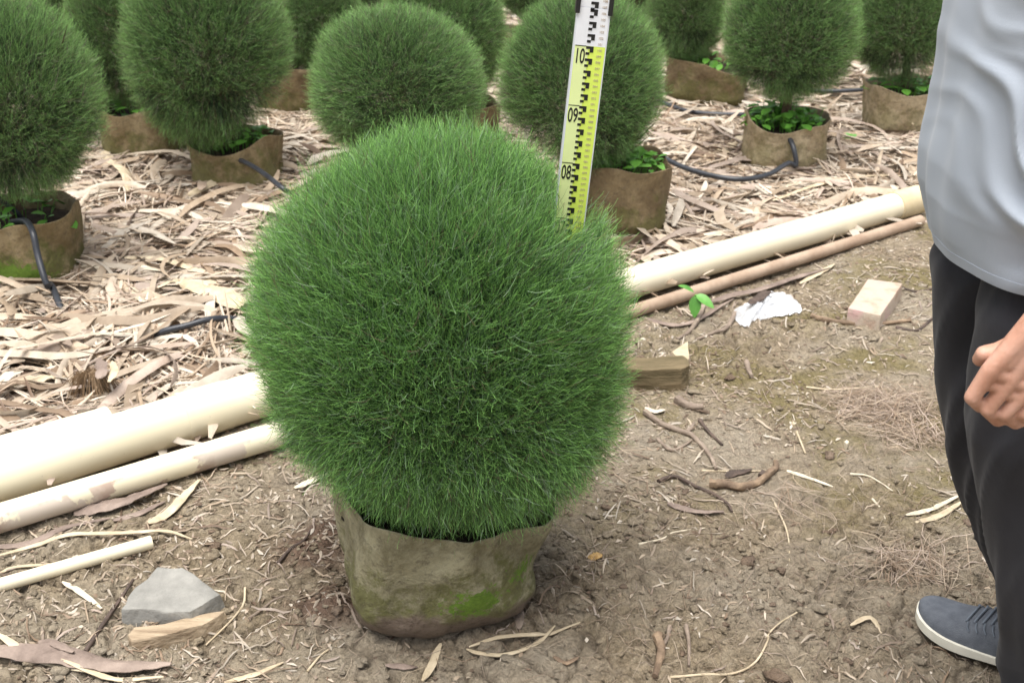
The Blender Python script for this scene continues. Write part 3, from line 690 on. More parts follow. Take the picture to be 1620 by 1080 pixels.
# ------------------------------------------------------------------ twigs and single strips lying on the soil
def twig(pts, rp, mat, label, cat_='twig', name='twig', rough=.35, up=None, taper=.55, branches=()):
    P0 = [G(*p) for p in pts]; z = (P0[0].y * math.cos(TH) + H * math.sin(TH)); r = rp / F * z
    for p in P0: p.z += r * .75 + (up or 0)
    n = max(10, 6 * len(pts)); P_ = spline(P0, n)
    dat = [tube_data(P_, np.linspace(r, r * taper, n), 8, rough, len(label))]
    for br in branches:
        Q0 = [G(*p) for p in br]
        for p in Q0: p.z += r * .9
        dat.append(tube_data(spline(Q0, 8), np.linspace(r * .75, r * .35, 8), 7, rough, 3))
    return thing_mesh(name, join(dat), mat, label, cat_, 'twigs and sticks on the bare soil')
TW = [
 ([(1122, 768), (1145, 770), (1172, 773), (1198, 766), (1218, 752), (1228, 742), (1226, 732)], 8, 'root', 'thick crooked brown root piece, darkest and fattest on the bare soil', 'root', 'root_piece'),
 ([(1020, 658), (1048, 675), (1078, 688), (1095, 695), (1115, 712), (1125, 728), (1133, 745)], 5, 'twig', 'forked grey-brown stick right of the foreground ball', 'stick', 'stick'),
 ([(1107, 668), (1120, 684), (1143, 705)], 3.5, 'twig_dark', 'short dark stick right above the forked stick', 'stick', 'stick'),
 ([(1040, 697), (1050, 708), (1064, 714), (1082, 708), (1094, 700)], 3.2, 'twig', 'small hooked stick below the forked stick', 'stick', 'stick'),
 ([(1042, 764), (1054, 757), (1072, 757), (1098, 769), (1128, 782), (1150, 800), (1158, 812)], 4, 'twig_dark', 'long dark stick left of the thick root piece', 'stick', 'stick'),
 ([(1285, 502), (1300, 511), (1330, 516), (1380, 518), (1440, 515)], 5, 'root', 'brown bent stick lying in front of the brick', 'stick', 'stick'),
 ([(1424, 461), (1450, 461), (1482, 459)], 3, 'twig_dark', 'dark straight stick between the brick and the person', 'stick', 'stick'),
 ([(1416, 524), (1450, 527), (1472, 512), (1485, 504)], 3, 'twig_dark', 'thin dark stick beside the trouser leg, below the bent stick', 'stick', 'stick'),
 ([(1112, 488), (1103, 510), (1088, 530), (1070, 545)], 4.5, 'twig', 'grey stick standing off the soil beside the green seedling', 'stick', 'stick'),
 ([(1163, 497), (1150, 520), (1128, 533), (1100, 540)], 4, 'twig', 'curved grey stick below the white plastic bag', 'stick', 'stick'),
 ([(135, 1032), (165, 985), (190, 950), (212, 922)], 4.5, 'twig_dark', 'dark straight stick leaning by the left side of the grey stone', 'stick', 'stick'),
 ([(440, 892), (462, 876), (482, 862), (498, 842)], 3, 'twig_dark', 'thin dark twig on the soil left of the big grow bag', 'twig', 'twig'),
 ([(395, 982), (415, 962), (432, 952), (450, 945)], 3, 'twig', 'thin bent twig right of the grey stone', 'twig', 'twig'),
 ([(1180, 583), (1184, 592), (1189, 603)], 5, 'twig', 'stubby brown wood chip on the mossy soil below the plastic bag', 'wood chip', 'wood_chip'),
 ([(1255, 668), (1264, 690), (1274, 718)], 2.2, 'straw', 'single upright straw right of the forked stick', 'straw', 'straw'),
 ([(1060, 1073), (1110, 1068), (1160, 1064), (1195, 1046), (1214, 1018), (1216, 1005), (1240, 982), (1295, 948)], 2.4, 'straw', 'long curved straw across the bottom of the soil', 'straw', 'straw'),
 ([(1222, 790), (1240, 830), (1248, 852), (1249, 885)], 1.7, 'straw', 'thin straight grass straw below the thick root piece', 'straw', 'straw'),
 ([(1345, 750), (1375, 757), (1412, 778)], 2, 'straw_pale', 'thin pale straw right of the pale splint', 'straw', 'straw'),
 ([(1380, 790), (1393, 802), (1400, 825)], 2, 'straw_pale', 'short kinked pale straw left of the two splints', 'straw', 'straw'),
 ([(388, 930), (385, 955), (365, 985), (325, 1015)], 2.2, 'straw', 'curved straw hooking right of the grey stone', 'straw', 'straw'),
 ([(486, 1060), (510, 1035), (538, 1012)], 2.2, 'straw', 'straight straw at the bottom left of the big grow bag', 'straw', 'straw'),
 ([(1085, 990), (1090, 1015), (1090, 1050)], 4, 'twig', 'upright grey splinter in the mud at the bottom', 'stick', 'stick'),
 ([(1060, 990), (1055, 1010), (1040, 1030)], 4, 'twig', 'short curved root left of the grey splinter at the bottom', 'root', 'root_piece'),
 ([(1110, 745), (1150, 744), (1208, 745)], 2, 'straw', 'straight straw just above the thick root piece', 'straw', 'straw'),
 ([(1010, 862), (1048, 852), (1066, 842), (1115, 835)], 2.2, 'straw_pale', 'pale crooked straw left on the clods right of the big bag', 'straw', 'straw'),
 ([(1275, 614), (1320, 617), (1395, 613)], 2, 'straw', 'flat straight straw across the mossy soil left of the trousers', 'straw', 'straw'),
 ([(200, 925), (245, 905), (246, 905)], 2, 'twig', 'tiny twig touching the top left of the grey stone', 'twig', 'twig'),
 ([(1040, 1008), (1046, 1030), (1036, 1068)], 9, 'root', 'fat pale brown root stump at the bottom edge', 'root', 'root_piece'),
 ([(1070, 640), (1090, 648), (1112, 650)], 8, 'twig', 'grey rounded clod of root beside the foreground ball', 'root', 'root_piece'),
]
for k, (pts, rp, mt, lab, ct_, nm) in enumerate(TW):
    br = ()
    if k == 1: br = ([(1085, 690), (1093, 681), (1098, 672)],)
    twig(pts, rp, M[mt], lab, ct_, nm, branches=br, rough=.45 if mt in ('root',) else .3)
def ribbon(pts, wp, mat, label, cat_='dry leaf', name='dry_leaf', th=.0015, roll=0., lift=.003, taperp=3, wav=.1, group='long dry leaf pieces on the ground', base=G, tw=0.):
    P0 = [base(*p) if not isinstance(p, Vector) else p.copy() for p in pts]; z = (P0[0].y * math.cos(TH) + H * math.sin(TH)); wd = wp / F * z
    for p in P0: p.z += lift
    n = max(14, 7 * len(pts)); P_ = spline(P0, n); T, S, Nn = frames(P_); t = np.linspace(-1, 1, n)
    hw = wd / 2 * (1 - .7 * np.abs(t) ** taperp) * (1 + wav * (vn(t * 4 + wp, t * 0 + 3, 1) - .5) * 2)
    c = np.linspace(-1, 1, 7); V = []
    an = roll + tw * t
    S2 = S * np.cos(an)[:, None] + Nn * np.sin(an)[:, None]; N2 = -S * np.sin(an)[:, None] + Nn * np.cos(an)[:, None]
    for sgn in (1, -1):
        for i in range(n):
            for u in c:
                w_ = .22 * (1 - u * u) * hw[i] + (vn(np.array([i * .6]), np.array([u * 3 + wp]), 7)[0] - .5) * hw[i] * .35
                V.append(P_[i] + S2[i] * hw[i] * u + N2[i] * (w_ + sgn * th / 2))
    Fc = []
    for s in (0, 1):
        g = grid_faces(n, 7, False, s * n * 7)
        Fc += [list(map(int, f)) if s else list(map(int, f[::-1])) for f in g]
    o2 = n * 7
    for i in range(n - 1):
        for j in (0, 6): Fc.append([i * 7 + j, (i + 1) * 7 + j, o2 + (i + 1) * 7 + j, o2 + i * 7 + j])
    for j in range(6):
        for i in (0, n - 1): Fc.append([i * 7 + j, i * 7 + j + 1, o2 + i * 7 + j + 1, o2 + i * 7 + j])
    mn = min(v[2] - gz(v[0], v[1]) for v in V[:n * 7:5])
    if mn < 0: V = [v + np.array([0, 0, -mn * .6]) for v in V]
    return thing_mesh(name, ([tuple(v) for v in V], Fc), mat, label, cat_, group)
RB = [
 ([(1245, 742), (1275, 752), (1318, 769)], 8, 'straw_pale', 'pale flat splint right of the thick root piece', .003),
 ([(1432, 821), (1470, 807), (1522, 789)], 9, 'straw_pale', 'upper of the two flat splints beside the trouser leg', .004),
 ([(1447, 833), (1485, 817), (1524, 798)], 11, 'straw', 'lower of the two flat splints beside the trouser leg', .003),
 ([(1055, 804), (1080, 806), (1105, 812), (1145, 812)], 13, 'barkstrip', 'curled grey-white bark piece below the long dark stick', .006),
 ([(668, 1078), (682, 1050), (690, 1030), (697, 1014)], 13, 'straw', 'flat tan leaf strip pointing down from under the big grow bag', .003),
 ([(742, 1020), (790, 1012), (850, 1004), (870, 996), (918, 980)], 8, 'straw', 'long leaf strip right of the big bag base, upper one of the loop', .006),
 ([(738, 1022), (760, 1035), (800, 1030), (850, 1012), (878, 988)], 8, 'straw', 'curled leaf strip right of the big bag base, lower one of the loop', .004),
 ([(-30, 1032), (40, 1040), (110, 1052), (190, 1058), (272, 1060)], 40, 'barkstrip', 'broad pinkish bark strip at the bottom left corner', .008),
 ([(62, 1016), (90, 1034), (120, 1050)], 16, 'barkstrip', 'narrow bark strip lying over the broad bark strip, bottom left', .018),
 ([(0, 1020), (60, 1044), (140, 1070)], 14, 'straw', 'leaf strip crossing the broad bark strip at the left edge', .012),
 ([(0, 886), (60, 866), (110, 852), (200, 851), (262, 847), (305, 858)], 9, 'straw', 'long yellowish leaf strip passing behind the open end of the short tube', .006),
 ([(-10, 868), (50, 862), (105, 838), (175, 822)], 14, 'barkstrip', 'dark leaf strip running along below the stained pipe on the left', .006),
 ([(118, 818), (160, 812), (210, 800), (265, 776)], 26, 'barkstrip', 'folded mauve bark piece under the stained pipe', .014),
 ([(180, 828), (220, 815), (262, 796)], 12, 'barkstrip', 'thin bark piece just below the folded mauve bark', .004),
 ([(235, 832), (262, 818), (290, 795), (316, 765)], 18, 'straw', 'tapered tan leaf piece right of the folded mauve bark', .008),
 ([(98, 916), (125, 938), (162, 967)], 10, 'straw_pale', 'pale splinter at an angle left of the grey stone', .004),
 ([(466, 774), (495, 762), (532, 742)], 12, 'straw_pale', 'short white bark piece under the lower left of the foreground ball', .005),
 ([(824, 962), (822, 978), (820, 996)], 14, 'twig', 'short upright wood splinter at the right foot of the big bag', .006),
 ([(0, 903), (30, 899), (100, 896)], 7, 'straw', 'small leaf strip above the short thin tube', .004),
 ([(1020, 652), (1035, 656), (1052, 654)], 10, 'straw_pale', 'small white leaf bit at the tip of the forked stick', .004),
 ([(1395, 1000), (1375, 985), (1345, 990)], 9, 'straw', 'short curled leaf bit on the mud at the lower right', .003),
 ([(610, 1048), (640, 1056), (660, 1050)], 12, 'barkstrip', 'greyish leaf flake below the big bag', .002),
 ([(875, 1045), (895, 1046), (915, 1040)], 10, 'root', 'brown leaf flake on the soil below the leaf loop', .002),
 ([(1120, 484), (1160, 474), (1200, 462), (1262, 442), (1312, 428)], 13, 'barkstrip', 'dry brown stalk lying in front of the thin brown pipe', .012),
 ([(1000, 500), (1080, 515), (1160, 478)], 9, 'barkstrip', 'dark dry stalk beside the seedling and the foreground ball', .005),
 ([(1265, 448), (1300, 432), (1320, 421)], 9, 'straw', 'tan leaf scrap above right of the plastic bag', .006),
 ([(355, 1078), (400, 1068), (448, 1046)], 10, 'straw', 'tan leaf strip at the bottom edge left of the big bag', .004),
 ([(100, 1060), (180, 1076), (260, 1078)], 9, 'straw', 'thin pale strip along the lower edge of the broad bark strip', .012),
]
for (pts, wp, mt, lab, lf) in RB: ribbon(pts, wp, M[mt], lab, 'dry leaf', 'dry_leaf', lift=lf, tw=.3)
# larger dry leaves behind the pipes
LF = [
 ([(112, 440), (160, 437), (220, 438), (270, 446)], 24, 'straw_pale', 'long pale dry leaf blade lying flat left of the foreground ball', .05, .3),
 ([(180, 455), (240, 452), (300, 458), (345, 452)], 20, 'straw', 'brown dry leaf blade under the pale blade left of the foreground ball', .03, -.2),
 ([(250, 478), (290, 466), (330, 480), (388, 515)], 46, 'straw', 'broad curled dry leaf sheath close to the left side of the foreground ball', .06, -.5),
 ([(200, 425), (262, 430), (320, 448), (380, 462)], 18, 'straw', 'dry leaf blade slanting above the broad leaf sheath', .06, .2),
 ([(205, 470), (222, 488), (238, 510)], 10, 'straw_pale', 'small white leaf blade left of the broad leaf sheath', .05, .4),
 ([(1108, 270), (1135, 258), (1160, 240), (1188, 228)], 30, 'straw', 'broad folded dry leaf leaning against the leaning tan bag', .05, .6),
 ([(1170, 292), (1178, 265), (1184, 240), (1176, 208)], 12, 'straw', 'narrow dry leaf hanging over the left corner of the leaning tan bag', .05, .9),
 ([(1440, 225), (1448, 200), (1446, 180), (1458, 165)], 10, 'straw', 'thin curved dry leaf standing by the square bag', .10, .9),
 ([(1430, 208), (1450, 205), (1475, 196)], 14, 'straw', 'dry leaf scrap at the foot of the square bag', .05, .4),
 ([(1200, 330), (1270, 305), (1340, 298), (1450, 290)], 12, 'straw_pale', 'long pale leaf strip along the back of the clean pipe', .05, .3),
 ([(1220, 340), (1300, 312), (1380, 300), (1452, 300)], 9, 'straw', 'second long leaf strip along the back of the clean pipe, the lower one', .06, .3),
 ([(0, 395), (10, 400), (20, 402)], 10, 'straw', 'small dry leaf under the moss covered bag', .03, .3),
 ([(1000, 375), (1060, 372), (1130, 378)], 13, 'straw', 'dry leaf blade above the clean pipe, right of the foreground ball', .03, .3),
 ([(1050, 395), (1110, 392), (1170, 390)], 11, 'straw_pale', 'pale leaf blade touching the back of the clean pipe', .03, .3),
 ([(330, 270), (345, 300), (300, 330)], 14, 'straw', 'dry leaf bending over in front of the half buried bag', .07, .7),
 ([(375, 252), (380, 272), (382, 292)], 9, 'straw', 'stub of dry leaf standing against the half buried bag', .06, .1),
 ([(160, 245), (175, 268), (200, 290), (205, 320)], 16, 'straw', 'dry leaves folded down at the left foot of the brown and olive bag', .06, .5),
 ([(15, 690), (60, 672), (120, 655)], 26, 'straw', 'broad dry leaf behind the pipes at the left edge', .03, .2),
 ([(20, 640), (70, 628), (125, 612)], 24, 'straw', 'broad pale dry leaf left of the fibre tuft', .03, .3),
 ([(190, 620), (205, 600), (240, 572)], 12, 'straw_pale', 'narrow leaf strip crossing right of the fibre tuft', .04, .4),
 ([(85, 418), (66, 408), (62, 425), (80, 440)], 10, 'straw', 'curled leaf ring by the hose of the moss covered bag', .035, .8),
]
LF += [
 ([(168, 668), (172, 652), (166, 636)], 20, 'barkstrip', 'brownish leaf scrap draped over the end of the rear left pipe', .15, .1),
 ([(182, 668), (190, 650), (186, 634)], 12, 'straw', 'narrow leaf scrap hanging beside the end of the rear left pipe', .14, .2),
]
for (pts, wp, mt, lab, lf, tw) in LF: ribbon(pts, wp, M[mt], lab, 'dry leaf', 'dry_leaf', lift=lf * .75, tw=tw, roll=.15, wav=.25)
# palm fibre tuft
q = G(153, 640, .012); rr = random.Random(4); dat = []
for k in range(260):
    a = rr.uniform(-.2, math.pi + .2) + (0 if rr.random() < .6 else math.pi); L = rr.uniform(.05, .11); r0 = rr.uniform(0, .012)
    p0 = Vector((rr.gauss(0, .008), rr.gauss(0, .008), .065)); e = Vector((math.cos(a) * L * rr.uniform(.4, .95), math.sin(a) * L * .6 - .01, rr.uniform(-.005, .02)))
    m_ = p0.lerp(e, .45) + Vector((0, 0, rr.uniform(.02, .035)))
    dat.append(tube_data(spline([p0, m_, e], 6), np.linspace(.0012, .0005, 6), 3, 0, 0, False))
V, Fc = join(dat); V = [(x + q.x, y + q.y, z + q.z) for x, y, z in V]
thing_mesh('fibre_tuft', (V, Fc), M['palmfibre'], 'shaggy brown tuft of palm fibre behind the left pipes', 'fibre tuft')
# ------------------------------------------------------------------ stone, wood slab, brick, log, leaf, plastic bag, seedling
def slab(pix, h, mat, name, label, cat_, jitter=.0015, bev=.004, shrink=.0):
    q0 = U(*pix[0]); g_ = gz(q0.x, q0.y + .02); top = [U(x_, y_, h + g_ + .004) for x_, y_ in pix]; c = sum(top, Vector()) / len(top)
    bm = bmesh.new(); tv = [bm.verts.new((p.x, p.y, p.z)) for p in top]
    bv = [bm.verts.new((c.x + (p.x - c.x) * (1.03 + shrink), c.y + (p.y - c.y) * (1.03 + shrink), -.01)) for p in top]
    n = len(top); bm.faces.new(tv); bm.faces.new(bv[::-1])
    for i in range(n): bm.faces.new((tv[i], bv[i], bv[(i + 1) % n], tv[(i + 1) % n]))
    bmesh.ops.recalc_face_normals(bm, faces=bm.faces)
    bmesh.ops.bevel(bm, geom=[e for e in bm.edges], offset=bev, segments=2, affect='EDGES', profile=.6)
    bmesh.ops.triangulate(bm, faces=bm.faces)
    bmesh.ops.subdivide_edges(bm, edges=[e for e in bm.edges if e.calc_length() > .012], cuts=3, use_grid_fill=True)
    bmesh.ops.triangulate(bm, faces=bm.faces)
    for v in bm.verts:
        nn = mnoise.noise_vector(v.co * 30) * jitter + mnoise.noise_vector(v.co * 9) * jitter * 1.5; v.co += nn
    V = [v.co[:] for v in bm.verts]; bm.verts.index_update(); Fc = [[v.index for v in f.verts] for f in bm.faces]; bm.free()
    return thing_mesh(name, (V, Fc), mat, label, cat_)
slab([(190, 966), (213, 927), (250, 897), (290, 899), (352, 938), (322, 957), (300, 967), (240, 964)], .028, M['stone'], 'stone_slab', 'flat angular grey stone slab on the soil at the lower left', 'stone', .0042, .005)
slab([(203, 1003), (212, 992), (260, 984), (310, 972), (355, 966), (345, 975), (318, 988), (250, 1004), (210, 1012)], .012, M['woodslab'], 'wood_slab', 'flat split piece of tan wood in front of the grey stone', 'wood piece', .003, .002)
slab([(1373, 441), (1428, 448), (1393, 499), (1342, 487)], .048, M['brick'], 'brick', 'pale pink brick lying on the bare soil left of the person', 'brick', .0008, .003, .0)
slab([(975, 563), (1080, 563), (1088, 572), (1090, 578), (1078, 584), (975, 584)], .045, simple('old_log', (.06, .05, .02), (.27, .20, .115), 22, .9, .009, 45, (.2, 1, 1)), 'wood_block', 'weathered mossy wood block half hidden behind the right side of the foreground ball', 'wood block', .003, .003)
slab([(1063, 556), (1088, 540), (1090, 568), (1080, 573)], .048, M['straw'], 'wood_chip', 'thin tan wood piece standing at the right end of the weathered block', 'wood chip', .001, .001)
ribbon([(932, 880), (938, 878), (944, 877), (953, 878)], 17, simple('yellow_leaf', (.42, .25, .08), (.58, .38, .15), 60, .6, .001), 'small round yellow-brown leaf on the soil right of the big bag', 'fallen leaf', 'fallen_leaf', group=None, taperp=4, lift=.004)
slab([(1335, 698), (1339, 695), (1343, 698), (1340, 702)], .008, M['straw_pale'], 'pebble', 'tiny white pebble on the mossy soil left of the trousers', 'pebble', .0005, .001)
slab([(1200, 748), (1206, 742), (1214, 745), (1210, 752)], .006, M['twig_dark'], 'pebble', 'small dark pebble beside the end of the thick root piece', 'pebble', .0008, .001)
ribbon([(1148, 756), (1160, 750), (1172, 748), (1188, 744)], 16, M['twig_dark'], 'dark grey dead leaf between the forked stick and the thick root piece', 'dead leaf', 'dead_leaf', lift=.006, tw=.4, group=None)
# plastic bag
m = N('plastic_film'); m.col((.85, .88, .92)); m.b.inputs['Roughness'].default_value = .25
tr = m.n('ShaderNodeBsdfTransparent'); ms = m.n('ShaderNodeMixShader'); m.l(m.ramp(m.noise(14, 4, .6), [(.35, (.35,) * 3), (.65, (.85,) * 3)]), ms.inputs[0])
m.l(tr.outputs[0], ms.inputs[1]); m.l(m.b.outputs[0], ms.inputs[2]); m.l(ms.outputs[0], m.out.inputs[0]); M['film'] = m.m
pb = [(1158, 490), (1176, 478), (1205, 463), (1232, 457), (1252, 462), (1268, 482), (1262, 494), (1225, 500), (1196, 503), (1175, 512)]
pw3 = [U(*p, .012) for p in pb]; c = sum(pw3, Vector()) / len(pw3); nr_ = 16; na = 72; V = []; ring_ = spline([tuple(p) for p in pw3] + [tuple(pw3[0])], na + 1)[:-1]
for i in range(nr_):
    t = (i + .001) / (nr_ - 1)
    for j in range(na):
        p = np.array(c) + (ring_[j] - np.array(c)) * t
        hz = (.024 * (1 - t ** 2.5) + .014 * (abs(mnoise.noise(Vector((p[0] * 34, p[1] * 60, 1)))) * 2 + mnoise.noise(Vector((p[0] * 90, p[1] * 90, 3))) * .5)) * (1 - .6 * t)
        V.append((p[0], p[1], gz(p[0], p[1]) + .003 + hz))
film = thing_mesh('plastic_bag', (V, [list(map(int, f)) for f in grid_faces(nr_, na, True)]), M['film'], 'crumpled translucent white plastic bag on the soil in front of the thin brown pipe', 'plastic bag')
ribbon([(1183, 500), (1196, 492), (1210, 484), (1222, 478)], 17, M['twig_dark'], 'dark brown dead leaf lying on the white plastic bag', 'dead leaf', 'dead_leaf', lift=.036, tw=.3)
# seedling
q = G(1100, 505); sd_ = empty('seedling', q, 'small green seedling with three leaves in front of the brown pipe', 'seedling')
top = at_depth(1100, 466, q.y) - q
pymesh('stem', tube_data(spline([(0, 0, -.01), (.003, 0, top.z * .5), (top.x, 0, top.z)], 8), [.0022] * 8, 6), M['weed'], sd_)
def leaf(base, tip, wd, up=Vector((0, -.5, 1)), n=10, mid=.35):
    base = Vector(base); tip = Vector(tip); ax = tip - base; L = ax.length; s = ax.cross(up).normalized(); nn = s.cross(ax).normalized(); V = []; Fc = []
    for i in range(n):
        t = i / (n - 1); hw = wd / 2 * (math.sin(math.pi * t ** .8) ** .8 if 0 < t < 1 else 0) + .0003; c_ = base + ax * t - nn * (L * .18 * t * t)
        for u in (-1, -.5, 0, .5, 1): V.append(tuple(c_ + s * hw * u + nn * hw * .25 * abs(u)))
    return V, [list(map(int, f)) for f in grid_faces(n, 5)]
for (bx, by, tx, ty, wd) in ((1100, 467, 1099, 502, .034), (1101, 466, 1131, 484, .03), (1098, 462, 1078, 448, .020)):
    b_ = at_depth(bx, by, q.y) - q; t_ = at_depth(tx, ty, q.y - .03) - q
    pymesh('leaf', leaf(b_, t_, wd), M['seedling'], sd_)
q = G(1345, 232); sd2 = empty('seedling', q, 'pale green weed with two leaves on the litter right of the leaning tan bag', 'seedling')
for (tx, ty, wd) in ((1318, 226, .04), (1360, 240, .035), (1350, 218, .035)):
    t_ = at_depth(tx, ty, q.y - .03) - q; pymesh('leaf', leaf((0, 0, .05), t_, wd), M['seedling'], sd2)
pymesh('stem', tube_data(np.array([(0, 0, -.01), (0, 0, .03), (0, 0, .052)]), .002, 5), M['weed'], sd2)
# ------------------------------------------------------------------ measuring staff
def plain(name, c, rough=.4, noise=.04):
    m = N(name); c2 = tuple(min(1, x * (1 + noise)) for x in c); c1 = tuple(x * (1 - noise) for x in c)
    m.col(m.ramp(m.noise(20, 3), [(.3, c1), (.7, c2)])); m.b.inputs['Roughness'].default_value = rough; return m.m
M['s_white'] = plain('staff_white', (.86, .87, .90), .35); M['s_yel'] = plain('staff_yellow', (.74, .90, .14), .35); M['s_pale'] = plain('staff_pale_yellow', (.82, .92, .42), .35)
M['s_blk'] = plain('staff_black', (.012, .012, .012), .45); M['s_red'] = plain('staff_number_print', (.50, .40, .30), .5); M['s_edge'] = plain('staff_aluminium', (.74, .76, .80), .3)
st = empty('measuring_staff', (STX0, STD, 0), 'tall white and yellow measuring staff marked 08, 09 and 10, stuck into the foreground ball', 'measuring staff')
st.rotation_euler = (0, math.atan(STK), 0)
LS = 1 / math.cos(math.atan(STK)) * 1.005; SW = .0275
def sbox(name, x0, x1, y0, y1, z0, z1, mat, parent=st, bev=0):
    o = pymesh(name, box(x0, x1, y0, y1, z0, z1), mat, parent, False)
    return o
body = sbox('staff_section', -SW, SW, -.010, .010, .28, 1.062, M['s_edge'])
upper = sbox('upper_section', -SW + .001, SW - .001, -.0095, .011, 1.062, 1.75, M['s_edge'])
fz = -.0104
yel = sbox('yellow_face', -SW + .0035, SW - .002, fz, -.0098, .30, 1.0, M['s_yel'], st)
sbox('pale_band', -SW + .0042, -.002, fz - .0002, fz + .0001, .30, .9995, M['s_pale'], st)
sbox('white_face', -SW + .002, SW - .002, fz, -.0098, 1.0002, 1.0618, M['s_white'], st)
sbox('white_face', -SW + .004, SW - .004, fz + .0002, -.0094, 1.063, 1.74, M['s_white'], st)
dat = []
fy0, fy1 = fz - .0007, fz - .0003
for k in range(30, 105):
    if k % 2: continue
    zt = (k + 2) / 100.0
    if zt > 1.06: continue
    dat.append(box(.0005, .0065, fy0, fy1, zt - .0100, zt - .0002)); dat.append(box(-.0058, .0005, fy0, fy1, zt - .0045, zt - .0002))
    dat.append(box(-.0058, .0005, fy0, fy1, zt - .0142, zt - .0100))
for k in range(4, 10): dat.append(box(-.024, -.0058, fy0, fy1, k / 10 + .0993, k / 10 + .1005))
sbm = pymesh('centimetre_marks', join(dat), M['s_blk'], st, False)
def text_mesh(s, size, loc, sx, mat, parent, name, bold=0):
    cu = bpy.data.curves.new('t', 'FONT'); cu.body = s; cu.size = size; cu.align_x = 'CENTER'; cu.extrude = .0002; cu.offset = bold
    to = bpy.data.objects.new('t', cu); COL.objects.link(to); bpy.context.view_layer.update()
    me = bpy.data.meshes.new_from_object(to.evaluated_get(bpy.context.evaluated_depsgraph_get())); bpy.data.objects.remove(to)
    me.transform(Matrix.Translation(loc) @ Matrix.Rotation(math.radians(90), 4, 'X') @ Matrix.Diagonal((sx, 1, 1, 1)))
    me.materials.clear(); me.materials.append(mat); o = bpy.data.objects.new(name, me); COL.objects.link(o); o.parent = parent; return o
for k in (4, 5, 6, 7, 8, 9, 10):
    text_mesh('%02d' % k, .0345, (-.0150, fz - .0006, k / 10 - .0285), .50, M['s_blk'], st, 'decimetre_number', .0004)
smalls = []
for k in range(62, 112):
    z_ = k / 100 - .0075
    if z_ < .60: continue
    smalls.append(text_mesh('%d' % k if k >= 100 else '%03d' % k, .0055, (.0165, fz - .0003, z_), 1.0, M['s_red'], st, 'small_number'))
V = []; Fc = []
for o in smalls:
    off = len(V); V += [v.co[:] for v in o.data.vertices]; Fc += [[i + off for i in p.vertices] for p in o.data.polygons]; bpy.data.objects.remove(o)
pymesh('small_numbers', (V, Fc), M['s_red'], st, False)
for s in (-1, 1):
    x0, x1 = (-SW - .003, -SW + .0045) if s < 0 else (SW - .0045, SW + .003)
    o = sbox('clip', x0, x1, -.0145, .012, 1.052, 1.090, M['s_blk'], st)
    dd = o.modifiers.new('b', 'BEVEL'); dd.width = .0012; dd.segments = 2
dat = []
for k in range(107, 172, 2):
    zt = k / 100.0 + .002
    dat += [box(.0005, .0065, fy0 , fy1 , zt - .0100, zt), box(-.0058, .0005, fy0, fy1, zt - .0045, zt), box(-.0058, .0005, fy0, fy1, zt - .0142, zt - .01)]
pymesh('centimetre_marks', join(dat), M['s_blk'], st, False)
# ------------------------------------------------------------------ person (faces -X), feet on the soil
PO = Vector((.80, 1.68, 0.0)); GZ = gz(.85, 1.72)
person = empty('person', (PO.x, PO.y, GZ), 'person standing at the right edge in a pale grey-blue t-shirt and black trousers, hand hanging', 'person')
PW_ = np.array([PO.x, PO.y, 0.0])
def cap_data(p0, r0, p1, r1, seg=18, sc=(1, 1, 1)):
    p0 = np.array(p0, float); p1 = np.array(p1, float); ax = p1 - p0; L = np.linalg.norm(ax); ax = ax / (L + 1e-9) if L > 1e-6 else np.array([0, 0, 1.])
    h = np.array([0, 0, 1.]) if abs(ax[2]) < .9 else np.array([1., 0, 0]); s = np.cross(ax, h); s /= np.linalg.norm(s); t = np.cross(ax, s)
    R = []
    for a in np.linspace(-math.pi / 2 + .15, 0, 6): R.append((p0 + ax * r0 * math.sin(a), r0 * math.cos(a)))
    for a in np.linspace(0, math.pi / 2 - .15, 6): R.append((p1 + ax * r1 * math.sin(a), r1 * math.cos(a)))
    an = np.linspace(0, 2 * math.pi, seg, endpoint=False)
    V = np.vstack([c + (s * np.cos(an)[:, None] + t * np.sin(an)[:, None]) * r for c, r in R])
    if sc != (1, 1, 1): m_ = (p0 + p1) / 2; V = m_ + (V - m_) * np.array(sc)
    Fc = [list(map(int, f)) for f in grid_faces(len(R), seg, True)]; Fc.append(list(range(seg))[::-1]); Fc.append([(len(R) - 1) * seg + i for i in range(seg)])
    return V.tolist(), Fc
body = []
def cp(p0, r0, p1, r1, sc=(1, 1, 1)): body.append(cap_data(p0, r0, p1, r1, 18, sc))
Y0 = 1.68
